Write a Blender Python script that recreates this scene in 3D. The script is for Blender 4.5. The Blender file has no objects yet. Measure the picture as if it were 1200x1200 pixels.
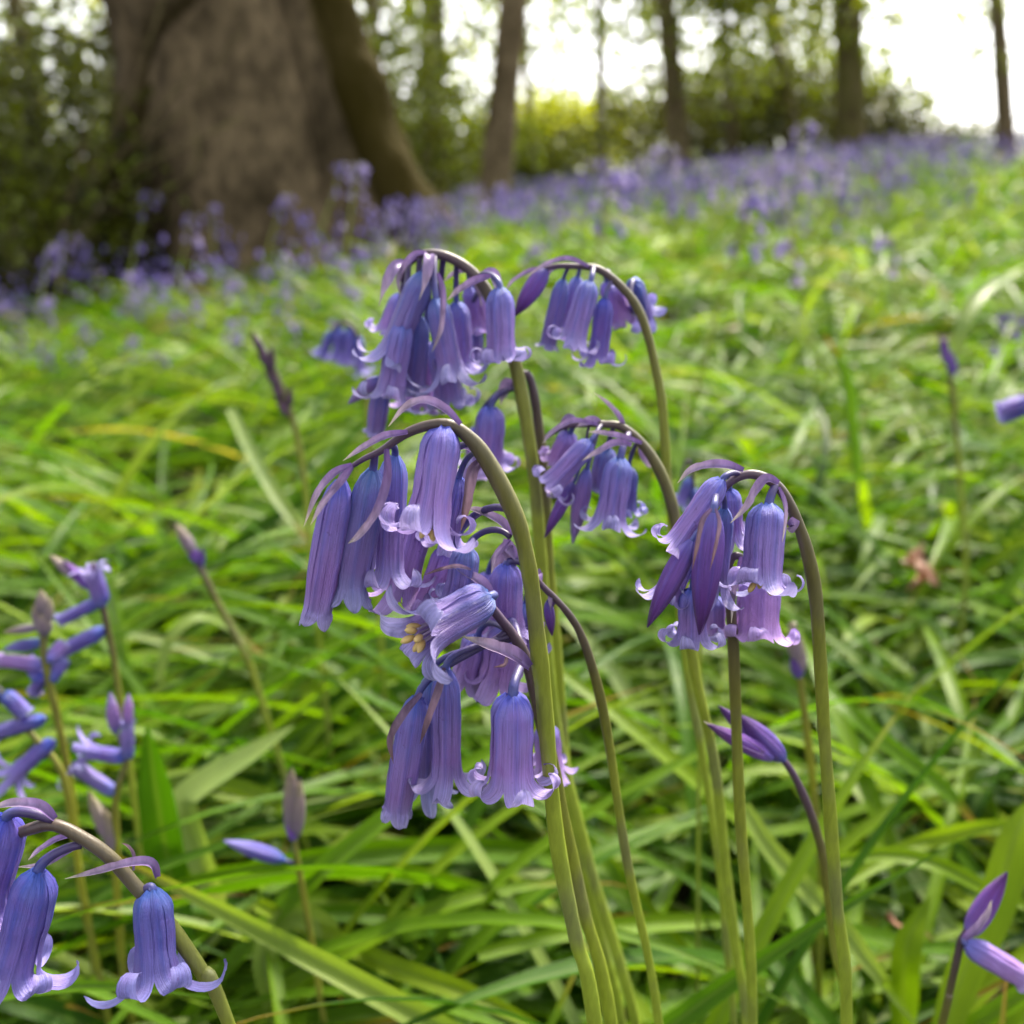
import bpy, math, random
import numpy as np
from mathutils import Vector, Matrix, noise as mnoise

random.seed(7)
RNG = np.random.default_rng(11)
R = math.radians
scene = bpy.context.scene
col = scene.collection

# ------------------------------------------------------------------ camera
CAM = Vector((0, 0, 0.31))
PITCH = R(18)
FW = Vector((0, math.cos(PITCH), -math.sin(PITCH)))
UP = Vector((0, math.sin(PITCH), math.cos(PITCH)))

def ray(px, py):
    u = (px - 600) / 1200.0
    v = (600 - py) / 1200.0
    return FW + Vector((u, 0, 0)) + UP * v

def at(px, py, Y):
    """world point on the upright plane y = Y seen in that direction"""
    d = ray(px, py)
    return CAM + d * (Y / d.y)

def mpp(py, Y):
    """metres per photo pixel there"""
    return (Y / ray(600, py).y) / 1200.0

def sstep(a, b, x):
    t = np.clip((np.asarray(x, float) - a) / (b - a), 0, 1)
    return t * t * (3 - 2 * t)

def ground(x, y):
    x = np.asarray(x, float); y = np.asarray(y, float)
    left = 0.15 * np.maximum(-x - 0.12, 0) ** 1.0
    left = 1.6 * np.tanh(left / 1.6)
    rr = x / np.maximum(y, 0.5)
    rise = 0.050 * np.maximum(y - 1.2, 0) * sstep(-0.12, 0.42, rr)
    rise = rise * (1 - sstep(10, 17, y)) + (0.44 * sstep(-0.12, 0.42, rr)) * sstep(10, 17, y)
    drop = 2.2 * sstep(15, 40, y) * sstep(0.1, 0.3, rr)
    b = 0.012 * np.sin(x * 3.1 + 1.3) * np.cos(y * 2.3) + 0.007 * np.sin(x * 7.7 + y * 5.1)
    return -left + rise - drop + b * sstep(0.25, 1.0, y)

def gz(x, y):
    return float(ground(x, y))

# ------------------------------------------------------------------ mesh helpers
class MB:
    def __init__(s):
        s.v = []; s.f = []; s.uv = []; s.t = []
    def grid(s, rows, uvrows, closed=False, tint=0.5):
        n = len(rows[0]); b = len(s.v)
        for r_, u_ in zip(rows, uvrows):
            s.v += [tuple(p) for p in r_]; s.uv += u_; s.t += [tint] * n
        for i in range(len(rows) - 1):
            for j in range(n if closed else n - 1):
                k = (j + 1) % n
                s.f.append((b + i * n + j, b + i * n + k, b + (i + 1) * n + k, b + (i + 1) * n + j))
    def tube(s, pts, rad, n=10, vs=None, cap=True, tint=0.5, ridge=0.0):
        pts = [Vector(p) for p in pts]
        if vs is None:
            vs = [i / (len(pts) - 1) for i in range(len(pts))]
        t = (pts[1] - pts[0]).normalized()
        a = Vector((0, 0, 1)) if abs(t.z) < 0.9 else Vector((1, 0, 0))
        nrm = (a - t * a.dot(t)).normalized()
        rows = []; uvs = []
        for i, p in enumerate(pts):
            t = (pts[min(i + 1, len(pts) - 1)] - pts[max(i - 1, 0)]).normalized()
            nrm = (nrm - t * nrm.dot(t)).normalized()
            bi = t.cross(nrm)
            row = []
            for j in range(n):
                an = 2 * math.pi * j / n
                rr = rad[i] * (1 + ridge * math.cos(3 * an))
                row.append(p + (nrm * math.cos(an) + bi * math.sin(an)) * rr)
            rows.append(row); uvs.append([(j / n, vs[i]) for j in range(n)])
        b = len(s.v)
        s.grid(rows, uvs, True, tint)
        if cap:
            s.f.append(tuple(b + j for j in range(n))[::-1])
            e = b + (len(pts) - 1) * n
            s.f.append(tuple(e + j for j in range(n)))
    def build(s, name, mat, parent=None, loc=None):
        o = arr_obj(name, np.array(s.v, float), s.f, mat, parent, np.array(s.uv, float), np.array(s.t, float))
        if loc is not None: o.location = loc
        return o

def arr_obj(name, V, F, mat, parent=None, UVs=None, T=None, smooth=True, extra=None):
    me = bpy.data.meshes.new(name)
    if isinstance(F, np.ndarray):
        nf, k = F.shape
        me.vertices.add(len(V)); me.vertices.foreach_set('co', V.astype(np.float32).ravel())
        me.loops.add(nf * k); me.loops.foreach_set('vertex_index', F.astype(np.int32).ravel())
        me.polygons.add(nf)
        me.polygons.foreach_set('loop_start', np.arange(0, nf * k, k, dtype=np.int32))
        me.update(calc_edges=True)
        li = F.ravel()
    else:
        me.from_pydata([tuple(p) for p in V], [], F); me.update()
        li = np.array([i for f in F for i in f])
    if UVs is not None:
        l = me.uv_layers.new(name='UVMap')
        l.data.foreach_set('uv', UVs[li].astype(np.float32).ravel())
    if T is not None:
        a = me.attributes.new('tint', 'FLOAT', 'POINT'); a.data.foreach_set('value', T.astype(np.float32))
    for k_, val in (extra or {}).items():
        a = me.attributes.new(k_, 'FLOAT', 'POINT'); a.data.foreach_set('value', val.astype(np.float32))
    if smooth:
        me.polygons.foreach_set('use_smooth', np.ones(len(me.polygons), bool))
    me.validate()
    if mat: me.materials.append(mat)
    o = bpy.data.objects.new(name, me); col.objects.link(o)
    if parent is not None: o.parent = parent
    return o

def empty(name, loc):
    o = bpy.data.objects.new(name, None); col.objects.link(o)
    o.location = loc; o.empty_display_size = 0.02
    return o

def tag(o, label=None, cat=None, group=None, kind=None):
    for k, v in (('label', label), ('category', cat), ('group', group), ('kind', kind)):
        if v: o[k] = v
    return o

def spline(pts, n=8):
    """Catmull-Rom through the points"""
    P = [Vector(p) for p in pts]
    P = [P[0] * 2 - P[1]] + P + [P[-1] * 2 - P[-2]]
    out = []
    for i in range(1, len(P) - 2):
        a, b, c, d = P[i - 1:i + 3]
        for k in range(n):
            t = k / n
            out.append(0.5 * (2 * b + (c - a) * t + (2 * a - 5 * b + 4 * c - d) * t * t + (3 * b - 3 * c + d - a) * t ** 3))
    out.append(P[-2])
    return out

# ------------------------------------------------------------------ materials
def new_mat(name):
    m = bpy.data.materials.new(name); m.use_nodes = True
    nt = m.node_tree; nt.nodes.clear()
    return m, nt
def N(nt, typ, **kw):
    n = nt.nodes.new(typ)
    for k, v in kw.items():
        if k in ('op', 'operation'): n.operation = v
        elif k == 'blend': n.data_type = 'RGBA'; n.blend_type = v
        else: setattr(n, k, v)
    return n
def L(nt, a, b): nt.links.new(a, b)
def math_n(nt, op, a, b=None, c=None, clamp=False):
    n = nt.nodes.new('ShaderNodeMath'); n.operation = op; n.use_clamp = clamp
    for i, x in enumerate((a, b, c)):
        if x is None: continue
        if hasattr(x, 'links'): nt.links.new(x, n.inputs[i])
        else: n.inputs[i].default_value = x
    return n.outputs[0]
def mix_c(nt, fac, a, b, blend='MIX'):
    n = nt.nodes.new('ShaderNodeMix'); n.data_type = 'RGBA'; n.blend_type = blend
    for s, x in ((n.inputs[0], fac), (n.inputs[6], a), (n.inputs[7], b)):
        if hasattr(x, 'links'): nt.links.new(x, s)
        elif isinstance(x, (tuple, list)): s.default_value = (*x[:3], 1)
        else: s.default_value = x
    return n.outputs[2]
def ramp(nt, fac, stops, interp='LINEAR'):
    n = nt.nodes.new('ShaderNodeValToRGB'); n.color_ramp.interpolation = interp
    e = n.color_ramp.elements
    while len(e) > 1: e.remove(e[-1])
    e[0].position = stops[0][0]; e[0].color = (*stops[0][1], 1)
    for p, c in stops[1:]:
        k = e.new(p); k.color = (*c, 1)
    if fac is not None: nt.links.new(fac, n.inputs[0])
    return n.outputs[0]
def attr(nt, name):
    n = nt.nodes.new('ShaderNodeAttribute'); n.attribute_name = name
    return n
def noise_n(nt, vec, scale, detail=3, rough=0.55):
    n = nt.nodes.new('ShaderNodeTexNoise'); n.inputs['Scale'].default_value = scale
    n.inputs['Detail'].default_value = detail; n.inputs['Roughness'].default_value = rough
    if vec is not None: nt.links.new(vec, n.inputs['Vector'])
    return n.outputs[0]
def shader(nt, colr, rough=0.5, spec=0.4, transl=0.0, tcol=None, bump=None, bump_d=0.001, bump_s=0.4, coat=0):
    b = nt.nodes.new('ShaderNodeBsdfPrincipled')
    def put(s, x):
        if hasattr(x, 'links'): nt.links.new(x, s)
        elif isinstance(x, (tuple, list)): s.default_value = (*x[:3], 1)
        else: s.default_value = x
    put(b.inputs['Base Color'], colr); put(b.inputs['Roughness'], rough)
    b.inputs['Specular IOR Level'].default_value = spec
    nrm = None
    if bump is not None:
        bn = nt.nodes.new('ShaderNodeBump'); bn.inputs['Strength'].default_value = bump_s
        bn.inputs['Distance'].default_value = bump_d
        nt.links.new(bump, bn.inputs['Height']); nrm = bn.outputs[0]
        nt.links.new(nrm, b.inputs['Normal'])
    out = nt.nodes.new('ShaderNodeOutputMaterial')
    if transl > 0:
        t = nt.nodes.new('ShaderNodeBsdfTranslucent'); put(t.inputs['Color'], tcol if tcol is not None else colr)
        if nrm is not None: nt.links.new(nrm, t.inputs['Normal'])
        m = nt.nodes.new('ShaderNodeMixShader'); m.inputs[0].default_value = transl
        nt.links.new(b.outputs[0], m.inputs[1]); nt.links.new(t.outputs[0], m.inputs[2])
        nt.links.new(m.outputs[0], out.inputs[0])
    else:
        nt.links.new(b.outputs[0], out.inputs[0])

def petal_material(name, stops, rib, vein=0.30, rib_w=2.6, rib_amt=0.6, transl=0.28):
    m, nt = new_mat(name)
    uv = N(nt, 'ShaderNodeUVMap'); sp = N(nt, 'ShaderNodeSeparateXYZ'); L(nt, uv.outputs[0], sp.inputs[0])
    s, t = sp.outputs[0], sp.outputs[1]
    oi = N(nt, 'ShaderNodeObjectInfo')
    base = ramp(nt, t, stops)
    # blue midrib
    d = math_n(nt, 'ABSOLUTE', math_n(nt, 'SUBTRACT', math_n(nt, 'MULTIPLY', s, 2.0), 1.0))
    rf = math_n(nt, 'SUBTRACT', 1.0, math_n(nt, 'MULTIPLY', d, rib_w), clamp=True)
    fade = ramp(nt, t, [(0, (1, 1, 1)), (0.62, (0.6,) * 3), (0.85, (0.15,) * 3)])
    rf = math_n(nt, 'MULTIPLY', math_n(nt, 'MULTIPLY', rf, fade), rib_amt)
    c = mix_c(nt, rf, base, rib)
    # veins
    cv = N(nt, 'ShaderNodeCombineXYZ')
    L(nt, math_n(nt, 'MULTIPLY', s, 16.0), cv.inputs[0]); L(nt, math_n(nt, 'MULTIPLY', t, 1.6), cv.inputs[1])
    L(nt, math_n(nt, 'ADD', math_n(nt, 'MULTIPLY', oi.outputs['Random'], 50.0), math_n(nt, 'MULTIPLY', attr(nt, 'tint').outputs['Fac'], 9.0)), cv.inputs[2])
    nz = noise_n(nt, cv.outputs[0], 1.0, 4, 0.65)
    vfac = ramp(nt, nz, [(0.25, (1 - vein,) * 3), (0.75, (1 + vein * 0.55,) * 3)])
    c = mix_c(nt, 1.0, c, vfac, 'MULTIPLY')
    # blotches of purple and blue
    tc = N(nt, 'ShaderNodeTexCoord')
    bl = noise_n(nt, tc.outputs['Object'], 190, 3)
    c = mix_c(nt, ramp(nt, bl, [(0.45, (0,) * 3), (0.75, (0.35,) * 3)]), c, (0.34, 0.14, 0.44))
    hs = N(nt, 'ShaderNodeHueSaturation')
    L(nt, math_n(nt, 'ADD', math_n(nt, 'MULTIPLY', oi.outputs['Random'], 0.03), 0.482), hs.inputs['Hue'])
    L(nt, math_n(nt, 'ADD', math_n(nt, 'MULTIPLY', oi.outputs['Random'], 0.22), 0.74), hs.inputs['Value'])
    hs.inputs['Saturation'].default_value = 1.10
    L(nt, c, hs.inputs['Color'])
    fine = noise_n(nt, tc.outputs['Object'], 2600, 2)
    spk = noise_n(nt, tc.outputs['Object'], 1150, 2)
    edge = ramp(nt, math_n(nt, 'ADD', t, math_n(nt, 'MULTIPLY', math_n(nt, 'SUBTRACT', bl, 0.5), 0.10)), [(0.965, (0,) * 3), (0.995, (0.5,) * 3)])
    hs2 = mix_c(nt, edge, hs.outputs[0], (0.06, 0.04, 0.22))
    hs2 = mix_c(nt, ramp(nt, spk, [(0.70, (0,) * 3), (0.78, (0.55,) * 3)]), hs2, (0.14, 0.07, 0.26))
    hgt = math_n(nt, 'ADD', math_n(nt, 'MULTIPLY', nz, 1.0), math_n(nt, 'MULTIPLY', fine, 0.25))
    shader(nt, hs2, 0.40, 0.42, transl, None, hgt, 0.0006, 0.8)
    return m

M = {}
M['petal'] = petal_material('bluebell_petal',
    [(0.0, (0.14, 0.20, 0.64)), (0.10, (0.27, 0.26, 0.68)), (0.40, (0.36, 0.27, 0.64)), (0.62, (0.36, 0.25, 0.60)), (0.80, (0.42, 0.37, 0.74)), (1.0, (0.50, 0.46, 0.80))], (0.09, 0.15, 0.56), vein=0.42, rib_amt=0.5)
M['petal_blue'] = petal_material('deep_blue_petal',
    [(0.0, (0.10, 0.15, 0.56)), (0.14, (0.19, 0.19, 0.58)), (0.45, (0.24, 0.19, 0.56)), (0.70, (0.30, 0.25, 0.64)), (1.0, (0.42, 0.39, 0.80))], (0.07, 0.11, 0.48))
M['petal_pink'] = petal_material('lilac_petal',
    [(0.0, (0.24, 0.24, 0.70)), (0.25, (0.42, 0.28, 0.66)), (0.6, (0.46, 0.28, 0.62)), (1.0, (0.52, 0.42, 0.80))], (0.22, 0.18, 0.58), rib_amt=0.4)
M['bud'] = petal_material('bluebell_bud',
    [(0.0, (0.22, 0.20, 0.60)), (0.25, (0.25, 0.15, 0.52)), (0.7, (0.20, 0.085, 0.36)), (1.0, (0.09, 0.035, 0.15))], (0.16, 0.13, 0.52), vein=0.4)
M['brown_bud'] = petal_material('brown_bud_skin', [(0.0, (0.12, 0.08, 0.13)), (0.5, (0.10, 0.06, 0.08)), (1.0, (0.13, 0.09, 0.06))], (0.10, 0.07, 0.14), vein=0.45)
M['pale_bud'] = petal_material('pale_bud_skin',
    [(0.0, (0.30, 0.25, 0.36)), (0.5, (0.36, 0.29, 0.30)), (1.0, (0.52, 0.46, 0.28))], (0.28, 0.22, 0.30), vein=0.35)

def ramp_uv_mat(name, stops, rough=0.45, spec=0.4, transl=0.0, vein=0.25):
    m, nt = new_mat(name)
    uv = N(nt, 'ShaderNodeUVMap'); sp = N(nt, 'ShaderNodeSeparateXYZ'); L(nt, uv.outputs[0], sp.inputs[0])
    c = ramp(nt, sp.outputs[1], stops)
    tc = N(nt, 'ShaderNodeTexCoord')
    mp = N(nt, 'ShaderNodeMapping'); mp.inputs['Scale'].default_value = (1, 1, 0.22); L(nt, tc.outputs['Object'], mp.inputs[0])
    nz = noise_n(nt, mp.outputs[0], 900, 4, 0.6)
    c = mix_c(nt, 1.0, c, ramp(nt, nz, [(0.3, (1 - vein,) * 3), (0.72, (1 + vein * 0.6,) * 3)]), 'MULTIPLY')
    big = noise_n(nt, tc.outputs['Object'], 60, 2)
    c = mix_c(nt, ramp(nt, big, [(0.5, (0,) * 3), (0.7, (0.35,) * 3)]), c, stops[0][1])
    shader(nt, c, rough, spec, transl, None, nz, 0.0003, 0.4)
    return m
# along a stem: 0 at the nodding tip, 1 ten centimetres below it
M['stem'] = ramp_uv_mat('bluebell_stem', [(0.0, (0.060, 0.030, 0.080)), (0.14, (0.060, 0.042, 0.032)), (0.28, (0.100, 0.094, 0.020)), (0.44, (0.155, 0.172, 0.020)), (0.75, (0.20, 0.245, 0.022)), (1.0, (0.20, 0.255, 0.024))])
M['green_stem'] = ramp_uv_mat('green_bluebell_stem', [(0.0, (0.10, 0.09, 0.05)), (0.2, (0.13, 0.13, 0.02)), (0.5, (0.19, 0.19, 0.015)), (1.0, (0.18, 0.20, 0.02))])
M['pedicel'] = ramp_uv_mat('pedicel_skin', [(0.0, (0.040, 0.022, 0.075)), (0.5, (0.045, 0.035, 0.13)), (1.0, (0.05, 0.07, 0.27))])
M['bract'] = ramp_uv_mat('bract_skin', [(0.0, (0.10, 0.055, 0.19)), (0.4, (0.22, 0.15, 0.31)), (0.8, (0.32, 0.25, 0.34)), (1.0, (0.46, 0.42, 0.30))], transl=0.2, vein=0.4)
M['dry_bract'] = ramp_uv_mat('dry_bract_skin', [(0.0, (0.12, 0.075, 0.17)), (0.4, (0.21, 0.14, 0.20)), (1.0, (0.19, 0.11, 0.10))], transl=0.2, vein=0.5)
M['anther'] = ramp_uv_mat('anther_cream', [(0.0, (0.26, 0.21, 0.36)), (0.55, (0.32, 0.26, 0.32)), (0.62, (0.52, 0.33, 0.09)), (1.0, (0.55, 0.40, 0.15))])

def leaf_material(name, stops, midrib, rough=0.34, spec=0.12, transl=0.48, tip=True, veins=True, tmul=(1.3, 1.35, 0.3)):
    m, nt = new_mat(name)
    uv = N(nt, 'ShaderNodeUVMap'); sp = N(nt, 'ShaderNodeSeparateXYZ'); L(nt, uv.outputs[0], sp.inputs[0])
    s, t = sp.outputs[0], sp.outputs[1]
    tint = attr(nt, 'tint').outputs['Fac']
    c = ramp(nt, tint, stops)
    tc = N(nt, 'ShaderNodeTexCoord')
    pos = N(nt, 'ShaderNodeNewGeometry').outputs['Position']
    mot = noise_n(nt, pos, 38, 3)
    c = mix_c(nt, 1.0, c, ramp(nt, mot, [(0.3, (0.78, 0.82, 0.8)), (0.7, (1.2, 1.14, 1.05))]), 'MULTIPLY')
    d = math_n(nt, 'ABSOLUTE', math_n(nt, 'SUBTRACT', math_n(nt, 'MULTIPLY', s, 2.0), 1.0))
    bump = None
    if veins:
        mr = math_n(nt, 'SUBTRACT', 1.0, math_n(nt, 'MULTIPLY', d, 5.0), clamp=True)
        c = mix_c(nt, math_n(nt, 'MULTIPLY', mr, 0.4), c, midrib)
        cv = N(nt, 'ShaderNodeCombineXYZ')
        L(nt, math_n(nt, 'MULTIPLY', s, 30.0), cv.inputs[0]); L(nt, math_n(nt, 'MULTIPLY', t, 2.0), cv.inputs[1])
        L(nt, math_n(nt, 'MULTIPLY', tint, 90.0), cv.inputs[2])
        vn = noise_n(nt, cv.outputs[0], 1.0, 2, 0.5)
        c = mix_c(nt, 1.0, c, ramp(nt, vn, [(0.3, (0.84,) * 3), (0.7, (1.14,) * 3)]), 'MULTIPLY')
        bump = vn
    if tip:
        w = math_n(nt, 'FRACT', math_n(nt, 'MULTIPLY', tint, 37.3))
        sel = ramp(nt, w, [(0.62, (0,) * 3), (0.7, (1,) * 3)])
        tf = math_n(nt, 'MULTIPLY', ramp(nt, math_n(nt, 'ADD', t, math_n(nt, 'MULTIPLY', mot, 0.12)), [(0.86, (0,) * 3), (1.0, (1,) * 3)]), sel)
        c = mix_c(nt, tf, c, (0.21, 0.12, 0.02))
    tcol = mix_c(nt, 1.0, c, tmul, 'MULTIPLY')
    shader(nt, c, rough, spec, transl, tcol, bump, 0.0006, 0.35)
    return m
LEAF_STOPS = [(0.0, (0.008, 0.030, 0.001)), (0.2, (0.030, 0.088, 0.003)), (0.5, (0.074, 0.155, 0.004)), (0.85, (0.148, 0.222, 0.008)), (0.94, (0.175, 0.240, 0.090)), (1.0, (0.24, 0.20, 0.07))]
M['leaf'] = leaf_material('bluebell_leaf', LEAF_STOPS, (0.12, 0.17, 0.035))
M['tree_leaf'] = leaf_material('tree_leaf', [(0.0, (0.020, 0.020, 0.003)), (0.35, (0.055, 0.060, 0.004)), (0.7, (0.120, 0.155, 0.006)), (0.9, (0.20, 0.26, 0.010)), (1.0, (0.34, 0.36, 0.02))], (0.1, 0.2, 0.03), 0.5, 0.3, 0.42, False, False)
M['far_bell'] = leaf_material('far_bluebell', [(0.0, (0.06, 0.045, 0.20)), (0.5, (0.15, 0.115, 0.36)), (1.0, (0.40, 0.33, 0.56))], (0.2, 0.2, 0.6), 0.5, 0.3, 0.3, False, False, (1, 1, 1))

def bark_material(name, dark, light, moss, sc=1.0):
    m, nt = new_mat(name)
    pos = N(nt, 'ShaderNodeNewGeometry').outputs['Position']
    mp = N(nt, 'ShaderNodeMapping'); mp.inputs['Scale'].default_value = (1, 1, 0.55); L(nt, pos, mp.inputs[0])
    n1 = noise_n(nt, mp.outputs[0], 5 * sc, 5, 0.6)
    n2 = noise_n(nt, mp.outputs[0], 26 * sc, 5, 0.65)
    n3 = noise_n(nt, mp.outputs[0], 2.2 * sc, 3, 0.6)
    c = ramp(nt, math_n(nt, 'ADD', math_n(nt, 'MULTIPLY', n1, 0.55), math_n(nt, 'MULTIPLY', n3, 0.45)), [(0.36, dark), (0.64, light)])
    c = mix_c(nt, 1.0, c, ramp(nt, n2, [(0.3, (0.4,) * 3), (0.7, (1.45,) * 3)]), 'MULTIPLY')
    mo = attr(nt, 'tint').outputs['Fac']
    mf = ramp(nt, math_n(nt, 'ADD', mo, math_n(nt, 'MULTIPLY', math_n(nt, 'SUBTRACT', n1, 0.5), 0.9)), [(0.45, (0,) * 3), (0.75, (0.9,) * 3)])
    c = mix_c(nt, mf, c, moss)
    hgt = math_n(nt, 'ADD', n1, math_n(nt, 'MULTIPLY', n2, 0.6))
    shader(nt, c, 0.9, 0.04, 0, None, hgt, 0.03, 0.8)
    return m
M['bark'] = bark_material('bark', (0.016, 0.012, 0.006), (0.150, 0.112, 0.066), (0.026, 0.020, 0.002))
M['slim_bark'] = bark_material('slim_bark', (0.07, 0.052, 0.028), (0.19, 0.145, 0.085), (0.075, 0.082, 0.014), 2)

def ground_material():
    m, nt = new_mat('woodland_floor')
    pos = N(nt, 'ShaderNodeNewGeometry').outputs['Position']
    n1 = noise_n(nt, pos, 3, 4); n2 = noise_n(nt, pos, 60, 5, 0.65)
    c = ramp(nt, n2, [(0.3, (0.006, 0.005, 0.003)), (0.55, (0.020, 0.014, 0.007)), (0.75, (0.05, 0.034, 0.018))])
    c = mix_c(nt, ramp(nt, n1, [(0.4, (0,) * 3), (0.65, (0.55,) * 3)]), c, (0.014, 0.024, 0.005))
    shader(nt, c, 0.9, 0.15, 0, None, n2, 0.02, 0.7)
    return m
M['ground'] = ground_material()
m, nt = new_mat('dead_leaf_skin')
pos = N(nt, 'ShaderNodeNewGeometry').outputs['Position']
shader(nt, ramp(nt, noise_n(nt, pos, 160, 4), [(0.3, (0.06, 0.02, 0.007)), (0.7, (0.19, 0.075, 0.03))]), 0.6, 0.3, 0.15)
M['dead'] = m

# ------------------------------------------------------------------ ground sheet
def make_ground():
    a = np.linspace(0, 1, 110)
    ys = np.concatenate([-3 * a[::-1][:-1][::5], 0 + 160 * a ** 3.2])
    b = np.linspace(-1, 1, 141)
    xs = np.sign(b) * 120 * np.abs(b) ** 3.0
    X, Y = np.meshgrid(xs, ys)
    Z = ground(X, Y)
    V = np.stack([X.ravel(), Y.ravel(), Z.ravel()], 1)
    h, w = X.shape
    i = np.arange(h * w).reshape(h, w)
    F = np.stack([i[:-1, :-1].ravel(), i[:-1, 1:].ravel(), i[1:, 1:].ravel(), i[1:, :-1].ravel()], 1)
    o = arr_obj('ground', V, F, M['ground'])
    tag(o, kind='structure')
make_ground()

# ------------------------------------------------------------------ flowers
def flower_mb(Ln, Rd, kind, rnd, curl=4.0, bend=0.0, na=26, ns=9, flare=1.0, lc=None):
    """six tepals round the local +Z axis, base at the origin; Ln is the length of the tube"""
    mb = MB()
    ph = rnd.uniform(0, math.pi * 2); twist = rnd.uniform(-.22, .22)
    if not bend: bend = rnd.uniform(-.05, .05)
    for k in range(6):
        outer = k % 2 == 0
        phi = ph + k * math.pi / 3 + rnd.uniform(-0.05, 0.05)
        cu = curl * rnd.choice((rnd.uniform(0.45, 0.75), rnd.uniform(0.8, 1.2), rnd.uniform(0.85, 1.2)))
        lcurl = (lc if lc is not None else (0.62 if kind == 'open' else 0.17)) * Ln * rnd.uniform(0.88, 1.1)
        off = 0.05 * Rd if outer else -0.03 * Rd
        side = rnd.uniform(-0.22, 0.22)
        nv = Vector((rnd.uniform(0, 50), rnd.uniform(0, 50), 0))
        rows = []; uvs = []
        r0, z0 = 0.0, 0.0
        if kind == 'bud':
            for i in range(na):
                t = i / (na - 1)
                f = (math.sin(math.pi * min(1, t ** 0.70 * 0.985 + 0.01)) ** (0.62 if t < .4 else 0.62 + .3 * (t - .4)))
                if t < 0.12: f = max(f, 0.35)
                r = max(Rd * f + off * 0.6, Rd * 0.05); z = Ln * t
                hw = r * 0.60
                row = []; uu = []
                for j in range(ns):
                    s = -1 + 2 * j / (ns - 1)
                    be = s * hw / r
                    rr = r * (1 + 0.12 * (1 - abs(s) ** 1.4) - 0.05)
                    a = phi + be + 0.25 * t * side
                    row.append((rr * math.cos(a), rr * math.sin(a), z)); uu.append(((s + 1) / 2, t))
                rows.append(row); uvs.append(uu)
        else:
            nt_ = int(na * 0.55); nc = na - nt_
            prof = [(0, .28), (.05, .62), (.12, .88), (.22, 1.0), (.5, 1.02), (.8, 0.98), (1, 1.02 if kind == 'open' else 0.93)]
            if kind == 'closed': prof[-2] = (.8, 1.0)
            pts = []
            for i in range(nt_):
                t = i / (nt_ - 1)
                for (ta, fa), (tb, fb) in zip(prof, prof[1:]):
                    if ta <= t <= tb:
                        q = (t - ta) / (tb - ta); f = fa + (fb - fa) * (q * q * (3 - 2 * q)); break
                if kind == 'open': f *= 1 + 0.09 * flare * max(0, (t - 0.6) / 0.4) ** 2
                pts.append((Rd * f + off, Ln * t, t))
            th = math.atan2(pts[-1][0] - pts[-2][0], pts[-1][1] - pts[-2][1])
            if kind == 'closed': th = -0.04
            rc, zc = pts[-1][0], pts[-1][1]
            ds = lcurl / nc
            for i in range(nc):
                q = (i + 1) / nc
                th += cu / nc * (0.55 + 0.9 * q)
                rc += math.sin(th) * ds; zc += math.cos(th) * ds
                pts.append((rc, zc, 1 + q))
            w0 = Rd * 0.66
            tot = Ln + lcurl
            for i, (rc, zc, t) in enumerate(pts):
                a_, b_ = pts[max(i - 1, 0)], pts[min(i + 1, len(pts) - 1)]
                tr, tz = b_[0] - a_[0], b_[1] - a_[1]
                ln = math.hypot(tr, tz) or 1
                nr, nz = tz / ln, -tr / ln
                if t <= 1:
                    hw = min(w0 * (1 - 0.06 * t), rc * 0.72); rho = max(rc, 1e-5); v = 0.72 * t
                else:
                    q = t - 1
                    hw = w0 * 0.94 * (max(0.0, 1 - q ** 2.6) ** 0.55 * 0.93 + 0.07) * (1 + 0.12 * math.sin(q * 3.1))
                    rho = rc if kind != 'open' and q < .3 else Rd * (1.1 + 2.2 * q); v = 0.72 + 0.28 * q
                row = []; uu = []
                for j in range(ns):
                    s = -1 + 2 * j / (ns - 1)
                    be = s * hw / rho
                    ridge = Rd * (0.115 * (1 - abs(s) ** 1.1) + 0.022 * math.cos(s * 6.0) - 0.035) * (1 if t <= 1 else max(0.25, 1.5 - t))
                    if t > 1.0: ridge += Rd * 0.03 * math.sin(s * 5 + k) * (t - 1)
                    lat = rho * math.sin(be); sag = -rho * (1 - math.cos(be)) + ridge
                    sag += Rd * 0.10 * min(1, t * 2) * mnoise.noise(nv + Vector((s * 1.1, t * 3.2, k))) + Rd * 0.035 * mnoise.noise(nv + Vector((s * 3.5, t * 7, 9)))
                    rr = rc + nr * sag; zz = zc + nz * sag
                    if t > 1: lat += side * Rd * (t - 1) * 2.0
                    pt = phi + twist * min(t, 1.2)
                    row.append((rr * math.cos(pt) - lat * math.sin(pt), rr * math.sin(pt) + lat * math.cos(pt), zz))
                    uu.append(((s + 1) / 2, v))
                rows.append(row); uvs.append(uu)
        if bend:
            rows = [[(x + bend * z * z / Ln, y, z) for x, y, z in row] for row in rows]
        mb.grid(rows, uvs, False, rnd.random())
    return mb

def z_to(d):
    return d.to_track_quat('Z', 'Y').to_matrix().to_3x3()

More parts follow.
